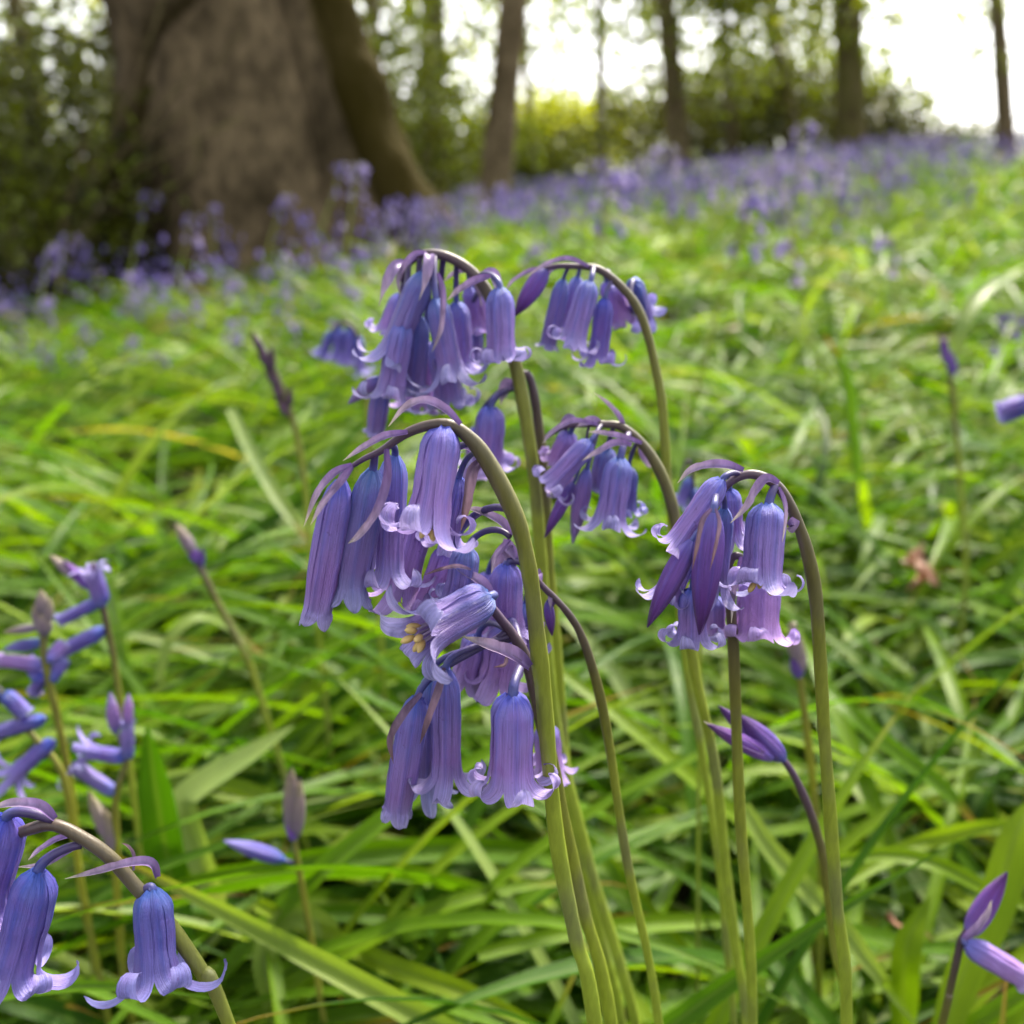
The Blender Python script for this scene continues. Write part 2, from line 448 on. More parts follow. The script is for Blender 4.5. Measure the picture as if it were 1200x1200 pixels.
class Plant:
    """one bluebell: an Empty on the ground, its stem, and flowers, buds and bracts as parts"""
    def __init__(s, label, pts, Y, wpx, tipw=0.45, group='bluebells in the front clump', seed=1, mat='stem', base=None, name='bluebell'):
        s.Y = Y; s.rnd = random.Random(seed)
        W = []
        for p in pts:                       # tip first
            W.append(at(p[0], p[1], Y + (p[2] if len(p) > 2 else 0)))
        if base is None:
            d = (W[-1] - W[-2]).normalized()
            z_now = W[-1].z
            k = z_now / max(-d.z, 0.3)
            b = W[-1] + Vector((d.x * k * 0.6, d.y * k * 0.5 + 0.01, 0))
            b.z = gz(b.x, b.y) - 0.006
        else:
            b = Vector(base)
        mid = W[-1].lerp(b, 0.5)
        W += [mid, b]
        s.px = []
        path = spline(W, 8)
        s.path = path
        s.root = empty(name, (b.x, b.y, gz(b.x, b.y)))
        tag(s.root, label, 'flower', group)
        ac = [0.0]
        for a, c in zip(path, path[1:]): ac.append(ac[-1] + (c - a).length)
        r = wpx * mpp(pts[len(pts) // 2][1], Y) / 2 * 0.83
        rad = [r * (tipw + (1 - tipw) * min(1, (x / 0.026)) ** 0.9) * (1 + 0.05 * math.sin(x * 190 + seed) + 0.09 * mnoise.noise(Vector((x * 260, seed * 3.1, 0)))) for x in ac]
        mb = MB()
        mb.tube([p - s.root.location for p in path], rad, 12, [min(1, x / 0.10) for x in ac])
        mb.build('stem', M[mat], s.root)
    def near(s, P):
        return min(s.path, key=lambda q: (q - P).length)
    def bract(s, pts, wpx, dy=0.0, mat='bract', label=None):
        W = [at(p[0], p[1], s.Y + dy + (p[2] if len(p) > 2 else 0)) for p in pts]
        P = spline(W, 6); n = len(P)
        w = wpx * mpp(pts[0][1], s.Y) * 0.36
        rows = []; uvs = []
        for i, p in enumerate(P):
            t = i / (n - 1)
            tg = (P[min(i + 1, n - 1)] - P[max(i - 1, 0)]).normalized()
            view = (CAM - p).normalized()
            sd = tg.cross(view + Vector((0.35, 0, 0.5))).normalized(); nm = sd.cross(tg)
            hw = w * (0.42 + 0.75 * math.sin(math.pi * min(1, t * 1.2 + 0.1)) if t < 0.6 else 1) * (1 if t < 0.6 else max(0.06, 1 - ((t - 0.6) / 0.4) ** 1.5))
            row = []; uu = []
            for j in range(7):
                q = -1 + 2 * j / 6
                row.append(p + sd * hw * q + nm * hw * (1.0 * abs(q) ** 1.6) - s.root.location); uu.append(((q + 1) / 2, t))
            rows.append(row); uvs.append(uu)
        mb = MB(); mb.grid(rows, uvs, False, s.rnd.random())
        return mb.build('bract', M[mat], s.root)
    def flower(s, base, tip, wpx, kind='open', curl=4.2, db=0.0, dt=0.0, att=None, mat='petal', bracts=1, stamens=0, bend=0.0, arch=0.5, flare=1.0, lc=None, face=None, ped=True):
        rnd = s.rnd
        B = at(base[0], base[1], s.Y + db); T = at(tip[0], tip[1], s.Y + dt)
        ax = T - B; Ln = ax.length; ax.normalize()
        Rd = wpx * mpp((base[1] + tip[1]) / 2, s.Y) / 2 * 0.88
        tube_len = Ln * (0.80 if kind == 'open' else 0.84 if kind == 'closed' else 1.0)
        if lc is None and kind == 'open': lc = 0.58
        mb = flower_mb(tube_len, Rd, kind, rnd, curl, bend, flare=flare, lc=lc)
        fm = 'bud' if (kind == 'bud' and mat == 'petal') else mat
        f = mb.build('bud' if kind == 'bud' else 'flower', M[fm], s.root)
        rot = z_to(ax)
        f.matrix_local = Matrix.Translation(B - s.root.location) @ rot.to_4x4()
        inv = (Matrix.Translation(B) @ rot.to_4x4()).inverted()
        # pedicel
        if ped:
            A = s.near(B) if att is None else at(att[0], att[1], s.Y + (att[2] if len(att) > 2 else 0))
            dl = (B - A).length
            m0 = (B - A) * 0.8 + Vector((0, 0, 1)) * dl * arch
            m1 = ax * max(dl, 0.002) * 0.9
            P = []
            for i in range(11):
                t = i / 10
                P.append(A * (2 * t ** 3 - 3 * t ** 2 + 1) + m0 * (t ** 3 - 2 * t ** 2 + t) + B * (-2 * t ** 3 + 3 * t ** 2) + m1 * (t ** 3 - t ** 2))
            P.append(B + ax * Rd * 0.35)
            rp = min(Rd * 0.23, 0.0011)
            pm = MB(); pm.tube([inv @ p for p in P], [rp * (0.95 + 0.25 * (i / 11)) for i in range(12)], 8)
            pm.build('pedicel', M['pedicel'], f)
            for k in range(bracts):
                dr = (B - A).normalized() if dl > 1e-4 else Vector((0, 0, 1))
                lat = Vector((rnd.uniform(-1, 1) - 0.3, rnd.uniform(-0.8, 0.8), rnd.uniform(-0.2, 0.6)))
                bl = Ln * rnd.uniform(0.45, 0.8)
                a1 = A + (dr * 0.5 + lat * 0.35 + Vector((0, 0, 0.35))).normalized() * bl * 0.4
                a2 = a1 + (ax * 0.8 + lat * 0.45).normalized() * bl * 0.35
                a3 = a2 + (ax + lat * 0.2).normalized() * bl * 0.3
                s._bract_w([A, a1, a2, a3], Rd * 0.42)
        for k in range(stamens):
            an = 2 * math.pi * k / stamens + 0.4
            rr = Rd * 0.42
            ln = tube_len * rnd.uniform(1.02, 1.16)
            c = Vector((math.cos(an), math.sin(an), 0))
            p0 = c * rr * 0.6 + Vector((0, 0, tube_len * 0.6)); p1 = c * rr + Vector((0, 0, ln))
            pts = [p0.lerp(p1, i / 8) for i in range(9)]
            e = (p1 - p0).normalized(); al = Rd * 0.75
            side = (c * 0.5 + e).normalized()
            an_pts = [p1 + side * al * (i / 6 - 0.2) for i in range(7)]
            mm = MB()
            mm.tube(pts, [Rd * 0.06] * 9, 6, [0.5 * i / 8 for i in range(9)])
            mm.tube(an_pts, [Rd * 0.19 * math.sqrt(max(0.06, 1 - (i / 3 - 1) ** 2)) for i in range(7)], 8, [0.7 + 0.3 * i / 6 for i in range(7)])
            mm.build('stamen', M['anther'], f)
        return f
    def _bract_w(s, W, w):
        P = spline(W, 5); n = len(P); rows = []; uvs = []
        for i, p in enumerate(P):
            t = i / (n - 1)
            tg = (P[min(i + 1, n - 1)] - P[max(i - 1, 0)]).normalized()
            sd = tg.cross(Vector((0.3, -1, 0.5))).normalized(); nm = sd.cross(tg)
            hw = w * (0.45 + 0.6 * math.sin(math.pi * min(1, t * 1.2))) * (1 if t < 0.55 else max(0.08, 1 - ((t - 0.55) / 0.45) ** 1.4))
            rows.append([p + sd * hw * q + nm * hw * 0.5 * q * q - s.root.location for q in (-1, -.5, 0, .5, 1)])
            uvs.append([((q + 1) / 2, t) for q in (-1, -.5, 0, .5, 1)])
        mb = MB(); mb.grid(rows, uvs, False, s.rnd.random())
        return mb.build('bract', M['bract'], s.root)

#HEROES
# ---- A: the sharp plant in the middle
A = Plant('tallest sharp bluebell in the centre, arching left with four long violet bells',
    [(413, 546), (428, 537), (447, 528), (476, 508), (505, 498), (530, 499), (552, 515), (569, 537), (592, 578), (610, 622), (622, 680), (629, 742), (637, 815), (652, 980), (675, 1100), (697, 1200)], 0.140, 25, 0.26, seed=3)
A.flower((400, 563), (369, 733), 40, 'closed', 0.3, 0, -0.001, (412, 547), bracts=0, bend=0.03)
A.flower((437, 551), (408, 702), 42, 'closed', 1.3, 0.001, 0.0, (440, 531), bracts=0, lc=0.22, bend=0.05)
A.flower((463, 534), (449, 690), 38, 'open', 4.0, 0.006, 0.004, (452, 525), bracts=0, lc=0.5)
A.flower((521, 500), (498, 634), 48, 'open', 5.0, 0, -0.006, (527, 499), bracts=0, stamens=6, flare=1.1, lc=0.72, arch=1.2)
A.flower((538, 560), (520, 640), 34, 'open', 4.0, 0.010, 0.012, (566, 538), bracts=0, arch=0.7)
A.flower((494, 590), (470, 712), 42, 'open', 4.0, 0.014, 0.010, (552, 520), mat='petal_pink', bracts=0, arch=0.4)
A.flower((530, 640), (500, 722), 44, 'open', 4.2, 0.012, 0.010, (600, 600), mat='petal_pink', bracts=0, arch=0.6)
A.flower((549, 642), (533, 712), 36, 'open', 4.2, 0.004, 0.003, (598, 630), bracts=0, arch=1.1)
A.bract([(539, 498), (520, 480), (497, 470), (474, 478), (455, 500)], 13, -0.002)
A.bract([(478, 507), (450, 512), (425, 525), (402, 540)], 11, -0.001)
A.bract([(413, 545), (390, 556), (370, 580), (356, 617)], 11, -0.003)
A.bract([(413, 546), (400, 563), (378, 590), (364, 615)], 11, -0.005)
A.bract([(452, 526), (452, 562), (440, 600), (420, 628), (408, 637)], 13, -0.006)
A.bract([(565, 538), (552, 556), (546, 590), (540, 622)], 17, 0.001, 'dry_bract')
A.bract([(566, 540), (548, 525), (535, 527), (520, 540)], 12, 0.006)
A.bract([(599, 628), (586, 612), (562, 600), (545, 595)], 14, 0.006)
A.bract([(598, 632), (588, 642), (578, 655), (576, 672)], 9, 0.002)
A.bract([(552, 668), (535, 664), (515, 668), (497, 674)], 6, -0.002, 'dry_bract')

# ---- B: the lower head with the flower seen from its open end
B = Plant('bluebell behind the front stem with one bell turned to show cream anthers',
    [(572, 707), (584, 722), (598, 740), (612, 762), (622, 790), (634, 840), (646, 890), (660, 960), (682, 1060), (716, 1200)], 0.146, 21, 0.6, seed=5)
B.flower((573, 700), (478, 752), 50, 'open', 3.9, -0.006, -0.0155, (574, 707), bracts=0, stamens=6, flare=1.3, lc=0.60, arch=0.2)
B.flower((489, 818), (462, 967), 38, 'closed', 0.5, -0.004, -0.004, (596, 738), bracts=0, bend=-0.03, arch=-0.1)
B.flower((522, 784), (524, 930), 36, 'open', 3.0, -0.004, -0.004, (600, 744), bracts=0, lc=0.40, arch=0.0, flare=0.6)
B.flower((505, 792), (500, 935), 34, 'open', 2.0, 0.004, 0.004, (602, 748), bracts=0, lc=0.35, arch=0.0, flare=0.6)
B.flower((601, 814), (600, 934), 50, 'open', 4.6, -0.008, -0.010, (614, 772), bracts=0, stamens=0, lc=0.52, arch=0.1)
B.flower((596, 735), (583, 806), 48, 'open', 4.4, 0.010, 0.010, (612, 764), mat='petal_pink', bracts=0, arch=0.5)
B.flower((560, 745), (545, 800), 36, 'open', 4.4, 0.012, 0.012, (604, 750), mat='petal_pink', bracts=0, arch=0.5)
B.flower((640, 850), (645, 905), 36, 'open', 4.4, 0.022, 0.022, (640, 845), mat='petal_pink', bracts=0, arch=0.5)
B.bract([(620, 783), (600, 768), (572, 757), (541, 746)], 20, -0.008)
B.bract([(575, 704), (565, 685), (545, 672), (528, 662)], 15, -0.004)
B.bract([(494, 812), (470, 840), (456, 868), (461, 895)], 11, -0.010, 'dry_bract')
B.bract([(520, 782), (512, 810), (500, 845), (492, 872)], 11, -0.010, 'dry_bract')
B.bract([(611, 776), (596, 770), (590, 780), (578, 782)], 6, -0.008, 'dry_bract')

# ---- C: the dark arch right behind
C = Plant('bluebell whose dark thin stem arches just right of the front stem',
    [(606, 656), (620, 668), (637, 688), (654, 705), (668, 722), (680, 742), (692, 775), (704, 820), (715, 880), (735, 1010), (772, 1200)], 0.158, 14, 0.5, seed=8)
C.flower((594, 661), (594, 752), 40, 'open', 4.2, 0.0, 0.0, (612, 661), bracts=1, arch=0.9)
C.flower((617, 706), (612, 770), 34, 'open', 4.2, 0.006, 0.006, (632, 684), bracts=1, arch=0.5)
C.flower((572, 672), (560, 742), 34, 'open', 4.2, 0.012, 0.012, (607, 657), mat='petal_pink', bracts=1)
C.flower((642, 705), (647, 745), 14, 'bud', 0, 0.0, 0.0, (652, 704), bracts=1)
C.bract([(650, 705), (642, 716), (641, 730), (646, 742)], 8, 0)

# ---- D: top left head
D = Plant('bluebell with the topmost crowded head of pale violet bells, left of the others',
    [(470, 330), (480, 308), (496, 298), (518, 299), (540, 309), (558, 324), (574, 348), (592, 392), (606, 436), (618, 503), (628, 580), (637, 700), (651, 850), (690, 1010), (745, 1200)], 0.200, 19, 0.4, seed=12)
dfl = D.flower
dfl((496, 320), (452, 430), 32, 'open', 3.6, -0.004, -0.006, (500, 298), bracts=1, lc=0.5)
dfl((472, 378), (453, 474), 32, 'open', 4.2, -0.006, -0.008, (480, 308), bracts=1)
dfl((489, 370), (488, 462), 32, 'closed', 2.0, -0.002, 0, (492, 300), bracts=0)
dfl((511, 350), (530, 446), 30, 'open', 3.6, -0.006, -0.006, (510, 298), bracts=0, lc=0.7)
dfl((535, 354), (541, 440), 30, 'open', 4.4, 0.002, 0.002, (535, 306), bracts=1)
dfl((586, 338), (590, 432), 33, 'open', 4.6, -0.006, -0.008, (560, 326), bracts=1, arch=0.9)
dfl((444, 442), (408, 473), 17, 'bud', 0, 0.0, 0.0, (476, 320), bracts=0, mat='petal_pink', arch=-0.4)
dfl((448, 450), (438, 512), 24, 'closed', 1.2, 0.002, 0.004, (474, 322), bracts=0, arch=-0.2)
dfl((516, 395), (527, 482), 36, 'open', 4.4, 0.006, 0.006, (520, 300), bracts=0)
dfl((498, 400), (488, 480), 36, 'open', 4.4, 0.010, 0.010, (505, 298), bracts=0, mat='petal_pink')
dfl((552, 335), (565, 388), 30, 'open', 4.4, 0.012, 0.014, (548, 316), bracts=0, mat='petal_pink')
dfl((552, 378), (556, 430), 28, 'open', 4.4, 0.014, 0.014, (570, 340), bracts=0)
dfl((470, 345), (450, 395), 26, 'open', 4.4, 0.014, 0.014, (478, 312), bracts=0)
D.bract([(500, 297), (486, 299), (473, 312), (466, 330), (470, 350)], 9, -0.004)
D.bract([(488, 302), (478, 308), (468, 314), (461, 320)], 7, -0.002)
D.bract([(512, 320), (518, 345), (516, 385), (506, 413)], 9, -0.010)
D.bract([(575, 324), (556, 330), (538, 340), (524, 352)], 11, -0.008)
D.bract([(560, 322), (545, 318), (530, 322), (520, 330)], 8, 0.004)

# ---- D2: partner stem
D2 = Plant('bluebell with a single low bell under the top left head, stem beside its twin',
    [(590, 462), (604, 446), (613, 438), (622, 446), (630, 490), (637, 560), (642, 650), (655, 800), (668, 940), (700, 1080), (728, 1200)], 0.205, 17, 0.5, seed=14)
D2.flower((575, 477), (571, 553), 35, 'open', 4.4, -0.004, -0.004, (606, 456), bracts=1, arch=0.7)
D2.flower((560, 500), (556, 560), 28, 'open', 4.4, 0.008, 0.008, (600, 454), bracts=0, mat='petal_pink', arch=0.6)

# ---- E: top right arch
E = Plant('bluebell with thin brown stem arching over bells at the top, right of the topmost head',
    [(622, 322), (636, 316), (652, 312), (672, 312), (700, 315), (724, 332), (744, 356), (757, 386), (768, 430), (776, 475), (780, 530), (785, 590), (793, 680), (806, 790), (824, 890), (842, 1010), (852, 1110), (860, 1200)], 0.205, 13, 0.42, seed=17)
E.flower((640, 316), (603, 370), 25, 'bud', 0, 0, 0, (640, 316), bracts=0, mat='petal')
E.flower((660, 328), (640, 414), 22, 'closed', 1.8, 0.002, 0.002, (668, 312), bracts=1)
E.flower((677, 325), (662, 395), 22, 'open', 4, 0.008, 0.008, (684, 313), bracts=0)
E.flower((692, 330), (668, 410), 28, 'open', 4.2, -0.005, -0.007, (696, 314), bracts=0)
E.flower((709, 350), (699, 430), 24, 'open', 4.0, -0.002, -0.002, (718, 328), bracts=0, mat='petal_blue')
E.flower((712, 330), (731, 380), 30, 'open', 4.2, 0.010, 0.012, (714, 324), bracts=0, mat='petal_pink')
E.flower((742, 330), (752, 372), 27, 'open', 3.2, 0.004, 0.016, (738, 348), bracts=0, mat='petal_blue', lc=0.3)
E.bract([(690, 313), (665, 304), (640, 310), (615, 326)], 8, -0.002)
E.bract([(640, 314), (620, 318), (600, 330), (592, 342)], 6, 0)

# ---- F: middle head
F_ = Plant('bluebell with a small tight head of six bells between the centre and right heads',
    [(640, 512), (660, 500), (684, 497), (706, 497), (728, 500), (752, 520), (770, 546), (784, 580), (793, 620), (802, 700), (815, 790), (838, 900), (852, 1030), (862, 1110), (874, 1200)], 0.185, 16, 0.42, seed=21)
F_.flower((692, 517), (636, 576), 26, 'open', 4.0, -0.004, -0.006, (706, 498), bracts=1)
F_.flower((672, 566), (638, 630), 17, 'bud', 0, -0.002, -0.004, (690, 500), bracts=0, arch=-0.3)
F_.flower((688, 550), (671, 638), 22, 'bud', 0, -0.004, -0.004, (702, 500), bracts=0, mat='petal_pink', arch=-0.2)
F_.flower((727, 537), (711, 622), 36, 'open', 4.4, -0.006, -0.008, (738, 508), bracts=0, arch=0.6)
F_.flower((737, 548), (734, 606), 24, 'open', 4.2, 0.004, 0.004, (748, 518), bracts=0, mat='petal_blue')
F_.flower((668, 508), (650, 545), 28, 'open', 4.2, 0.008, 0.010, (676, 498), bracts=1, mat='petal_pink')
F_.flower((712, 526), (702, 578), 28, 'closed', 2.0, 0.004, 0.004, (720, 500), bracts=0)
F_.flower((660, 530), (662, 580), 24, 'open', 4.2, 0.014, 0.014, (672, 498), bracts=0, mat='petal_pink')
F_.bract([(730, 500), (724, 488), (712, 474), (696, 460)], 9, 0)
F_.bract([(740, 522), (720, 520), (700, 530), (682, 540)], 10, -0.008)
F_.bract([(748, 520), (752, 535), (758, 545), (766, 548)], 12, 0.004)
F_.bract([(700, 498), (670, 494), (645, 508), (636, 520)], 8, -0.002)
F_.bract([(752, 520), (725, 512), (705, 508), (690, 506)], 9, -0.006)

# ---- G: right sharp plant
G = Plant('sharp bluebell at the right, brown stem curving over buds and one curled bell',
    [(838, 594), (844, 580), (854, 567), (868, 558), (884, 556), (902, 563), (918, 578), (935, 613), (948, 655), (956, 700), (961, 770), (967, 875), (980, 1050), (992, 1200)], 0.145, 20, 0.42, seed=25)
G.flower((846, 562), (784, 650), 32, 'open', 4.4, -0.002, -0.004, (866, 556), bracts=0, lc=0.48, arch=0.6)
G.flower((811, 634), (757, 734), 27, 'bud', 0, -0.007, -0.010, (838, 594), bracts=0, arch=-0.2)
G.flower((836, 600), (817, 743), 35, 'bud', 0, -0.009, -0.011, (840, 588), bracts=0)
G.flower((849, 596), (838, 700), 28, 'open', 3.5, 0.002, 0.002, (846, 576), bracts=0)
G.flower((901, 591), (890, 697), 46, 'open', 4.8, -0.002, -0.007, (910, 569), bracts=0, stamens=3, arch=0.8, lc=0.66)
G.flower((812, 690), (810, 756), 36, 'open', 4.6, 0.002, 0.001, (838, 594), bracts=0, arch=-0.2, lc=0.8)
G.flower((855, 574), (859, 634), 28, 'open', 4.6, 0.010, 0.012, (858, 566), bracts=0, lc=0.8)
G.flower((805, 650), (778, 706), 34, 'open', 4.6, 0.004, 0.003, (840, 590), bracts=0, arch=-0.2, lc=0.7)
G.bract([(871, 552), (850, 546), (828, 546), (808, 552), (794, 566)], 13, -0.003)
G.bract([(912, 567), (897, 562), (884, 575), (873, 595), (856, 613)], 13, -0.006)
G.bract([(912, 571), (918, 588), (920, 605), (917, 635)], 7, -0.006)
G.bract([(834, 596), (822, 612), (816, 640), (811, 668)], 7, -0.013, 'dry_bract')
G.bract([(838, 596), (842, 615), (838, 640), (832, 668)], 6, -0.014, 'dry_bract')
G.bract([(924, 616), (930, 612), (926, 622), (920, 618)], 12, -0.002)

# ---- H: straight stem behind G
H = Plant('bluebell half hidden behind the right head, straight stem and one rolled lilac bell',
    [(884, 668), (872, 655), (860, 652), (853, 668), (855, 700), (860, 770), (867, 950), (882, 1200)], 0.156, 17, 0.6, seed=29)
H.flower((892, 676), (884, 752), 54, 'open', 5.2, 0.004, 0.001, (878, 660), bracts=0, mat='petal_pink', lc=0.62)
H.flower((838, 700), (838, 745), 26, 'open', 4.6, 0.004, 0.004, (856, 690), bracts=0, mat='petal_pink')
H.bract([(868, 652), (862, 680), (858, 700), (857, 730)], 9, -0.010)

# ---- I: nodding purple buds
I_ = Plant('young bluebell with three dark purple closed buds nodding left beside the right stem',
    [(915, 888), (920, 893), (931, 910), (944, 938), (957, 975), (966, 1015), (978, 1110), (992, 1200)], 0.175, 13, 0.7, seed=31, group='young bluebells still in bud')
I_.flower((918, 890), (866, 838), 29, 'bud', 0, -0.002, -0.003, None, bracts=0, ped=False)
I_.flower((905, 889), (828, 848), 22, 'bud', 0, -0.004, -0.006, None, bracts=0, ped=False)
I_.flower((895, 874), (842, 828), 20, 'bud', 0, 0.004, 0.004, None, bracts=0, ped=False)
I_.bract([(895, 884), (870, 872), (845, 858), (824, 845)], 12, -0.006)

# ---- J: bottom left
J = Plant('deep blue bluebell at the bottom left corner, stem arching down to the right',
    [(-30, 1000), (0, 985), (37, 971), (65, 967), (100, 984), (130, 1006), (160, 1040), (190, 1072), (215, 1107), (240, 1145), (268, 1200)], 0.130, 21, 0.6, seed=37)
J.flower((178, 1042), (182, 1156), 47, 'open', 4.9, 0, -0.005, (168, 1046), mat='petal_blue', bracts=0, stamens=5, lc=0.92, arch=1.6)
J.flower((45, 1020), (12, 1160), 52, 'open', 4.8, -0.002, -0.006, (96, 990), mat='petal_blue', bracts=0, lc=0.66, arch=0.5)
J.flower((8, 958), (-22, 1070), 54, 'open', 4.6, 0.0, 0.0, (62, 962), mat='petal_blue', bracts=0, arch=0.5)
J.bract([(184, 1028), (176, 1012), (150, 1012), (112, 1022), (76, 1030)], 13, -0.003)
J.bract([(64, 960), (45, 945), (15, 942), (-12, 948)], 15, -0.002)
J.bract([(95, 990), (75, 1000), (50, 1014), (20, 1016)], 11, 0.006)
J.bract([(82, 980), (66, 984), (46, 996), (33, 1008)], 9, 0.006)
J.bract([(156, 1020), (156, 1002), (150, 992), (142, 988)], 5, 0.0, 'dry_bract')

# ---- K: left blurred plants
K1 = Plant('blurred upright bluebell at the left edge, brown bud spike over sideways bells',
    [(52, 712), (51, 760), (58, 800), (67, 840), (77, 890), (86, 950), (98, 1060)], 0.255, 11, 0.8, seed=41, mat='green_stem', group='blurred bluebells at the left edge')
for b, t, w in (((51, 720), (48, 690), 17), ((55, 730), (58, 700), 14), ((47, 735), (40, 708), 14), ((52, 745), (52, 712), 20)):
    K1.flower(b, t, w, 'bud', 0, 0, 0, None, 'pale_bud', 0, ped=False)
for b, t, w, kd, mt in (((50, 752), (2, 762), 16, 'bud', 'petal_blue'), ((52, 780), (-4, 772), 17, 'closed', 'petal_pink'), ((45, 735), (2, 742), 12, 'bud', 'pale_bud'),
                    ((54, 775), (78, 752), 17, 'closed', 'petal'), ((57, 800), (76, 770), 16, 'closed', 'petal_blue'), ((52, 790), (38, 812), 16, 'closed', 'petal_blue'), ((48, 800), (32, 770), 17, 'closed', 'petal_blue')):
    K1.flower(b, t, w, kd, 1.0, 0, 0.004, None, mt, 0, arch=0.1)
K2 = Plant('blurred bluebell at the left, dark stem with a star shaped top flower',
    [(108, 660), (116, 690), (122, 718), (128, 745), (133, 770), (140, 815), (150, 880), (160, 960), (172, 1060)], 0.27, 9, 0.8, seed=43, group='blurred bluebells at the left edge')
for b, t, w, kd, mt in (((122, 738), (68, 766), 19, 'closed', 'petal_blue'), ((118, 704), (68, 728), 15, 'closed', 'petal_blue'), ((120, 712), (104, 664), 18, 'open', 'petal'),
                    ((88, 676), (58, 650), 14, 'bud', 'pale_bud'), ((104, 690), (74, 655), 14, 'bud', 'bud'), ((124, 706), (112, 668), 14, 'closed', 'petal_blue')):
    K2.flower(b, t, w, kd, 2.6 if kd == 'open' else 0.8, 0, 0, None, mt, 0, arch=0.1)
K3 = Plant('blurred bluebell low at the left edge with two blue bells pointing left',
    [(-10, 800), (5, 815), (28, 850), (70, 900), (84, 960), (96, 1040)], 0.24, 10, 0.7, seed=44, mat='green_stem', group='blurred bluebells at the left edge')
for b, t, w, kd in (((52, 842), (-8, 858), 19, 'closed'), ((62, 868), (12, 912), 20, 'open'), ((4, 812), (34, 838), 20, 'closed'), ((0, 808), (-16, 820), 20, 'bud')):
    K3.flower(b, t, w, kd, 2.0, 0, 0, None, 'petal_blue', 0, arch=0.1)
K4 = Plant('blurred bluebell at the left with an open star flower and two pale upright buds',
    [(140, 862), (148, 890), (136, 935), (136, 1000), (138, 1060), (146, 1150)], 0.25, 11, 0.7, seed=45, mat='green_stem', group='blurred bluebells at the left edge')
for b, t, w, kd, mt in (((148, 888), (96, 880), 19, 'open', 'petal_blue'), ((136, 930), (84, 896), 18, 'open', 'petal'), ((136, 858), (128, 812), 17, 'bud', 'petal_pink'), ((150, 850), (151, 812), 13, 'bud', 'petal_pink'),
                    ((150, 890), (148, 845), 16, 'closed', 'petal'), ((128, 985), (104, 925), 18, 'bud', 'pale_bud'), ((132, 1000), (124, 945), 17, 'bud', 'pale_bud')):
    K4.flower(b, t, w, kd, 3.0 if kd == 'open' else 0.8, 0, 0, None, mt, 0, arch=0.1, lc=0.7 if kd == 'open' else None)

# ---- N: bud spike with a fallen bell, lower left middle
N_ = Plant('thin bluebell with a dry grey bud tip and one blue bell out to the left',
    [(343, 930), (344, 960), (347, 1000), (356, 1050), (368, 1120), (380, 1200)], 0.235, 9, 0.8, seed=47, mat='green_stem', group='young bluebells still in bud')
for b, t, w, mt in (((343, 978), (338, 905), 20, 'pale_bud'), ((348, 980), (352, 912), 18, 'pale_bud'), ((345, 985), (334, 935), 16, 'bud'), ((346, 960), (342, 898), 14, 'pale_bud')):
    N_.flower(b, t, w, 'bud', 0, 0, 0, None, mt, 0, ped=False)
N_.flower((333, 1008), (262, 984), 20, 'bud', 0, -0.001, -0.003, (349, 1016), 'petal_blue', 0, arch=0.5)

# ---- L: lower right
L_ = Plant('small bluebell low at the right edge, one purple bud above one lilac bell',
    [(1138, 1082), (1132, 1092), (1126, 1104), (1120, 1130), (1112, 1165), (1104, 1200)], 0.175, 12, 0.8, seed=51, group='young bluebells still in bud')
L_.flower((1134, 1096), (1178, 1020), 28, 'bud', 0, 0, 0.002, None, 'petal', 0, ped=False)
L_.flower((1132, 1106), (1206, 1152), 29, 'closed', 1.0, -0.002, -0.006, None, 'petal_pink', 0, arch=0.1)
L_.bract([(1130, 1100), (1142, 1090), (1155, 1072), (1162, 1055)], 12, -0.005)

# ---- spikes in the middle distance
def spike(label, pts, Y, w, buds, seed, mt='bud', group='young bluebells still in bud'):
    p = Plant(label, pts, Y, w, 0.8, seed=seed, group=group, mat='green_stem' if seed == 63 else 'stem')
    for b, t, bw, *k in buds:
        p.flower(b, t, bw, 'bud', 0, 0, 0, None, k[0] if k else mt, 0, ped=False)
    return p
spike('dark purple leaning bud spike on a thin stem, left of the top head',
    [(300, 395), (318, 428), (336, 470), (350, 520), (358, 575), (364, 640)], 0.38, 9,
    [((306, 412), (296, 388), 10), ((316, 432), (302, 405), 12), ((318, 440), (318, 405), 11), ((328, 455), (310, 430), 13), ((330, 470), (320, 442), 13), ((340, 488), (322, 462), 13), ((338, 480), (340, 452), 10)], 61, 'brown_bud')
spike('pale tipped bud spike on a dark slanting stem, left of the front bells',
    [(212, 618), (222, 640), (236, 668), (256, 708), (280, 752), (300, 800)], 0.33, 10,
    [((228, 650), (206, 612), 17, 'pale_bud'), ((232, 660), (220, 632), 14), ((236, 665), (236, 640), 9)], 62)
spike('pale yellow tipped bud spike on a green stem just left of the right arching stem',
    [(930, 730), (934, 770), (938, 800), (946, 860), (955, 940), (962, 1010)], 0.26, 11,
    [((934, 775), (926, 726), 18, 'pale_bud'), ((938, 790), (938, 745), 16, 'pale_bud'), ((936, 795), (930, 760), 16)], 63)
spike('thin bluebell with a single lilac bud high on the right, among the leaves',
    [(1108, 398), (1112, 425), (1116, 460), (1122, 520), (1128, 600), (1132, 660)], 0.5, 8,
    [((1112, 430), (1102, 392), 11), ((1116, 440), (1115, 412), 13, 'petal')], 64)
q = Plant('bluebell leaning in at the right edge with two blue bells pointing left',
    [(1196, 462), (1206, 470), (1215, 500), (1222, 560), (1226, 640)], 0.34, 9, 0.7, seed=65, group='blurred bluebells out in the leaves')
q.flower((1204, 468), (1168, 480), 18, 'closed', 1, 0, 0, None, 'petal_blue', 0, ped=False)
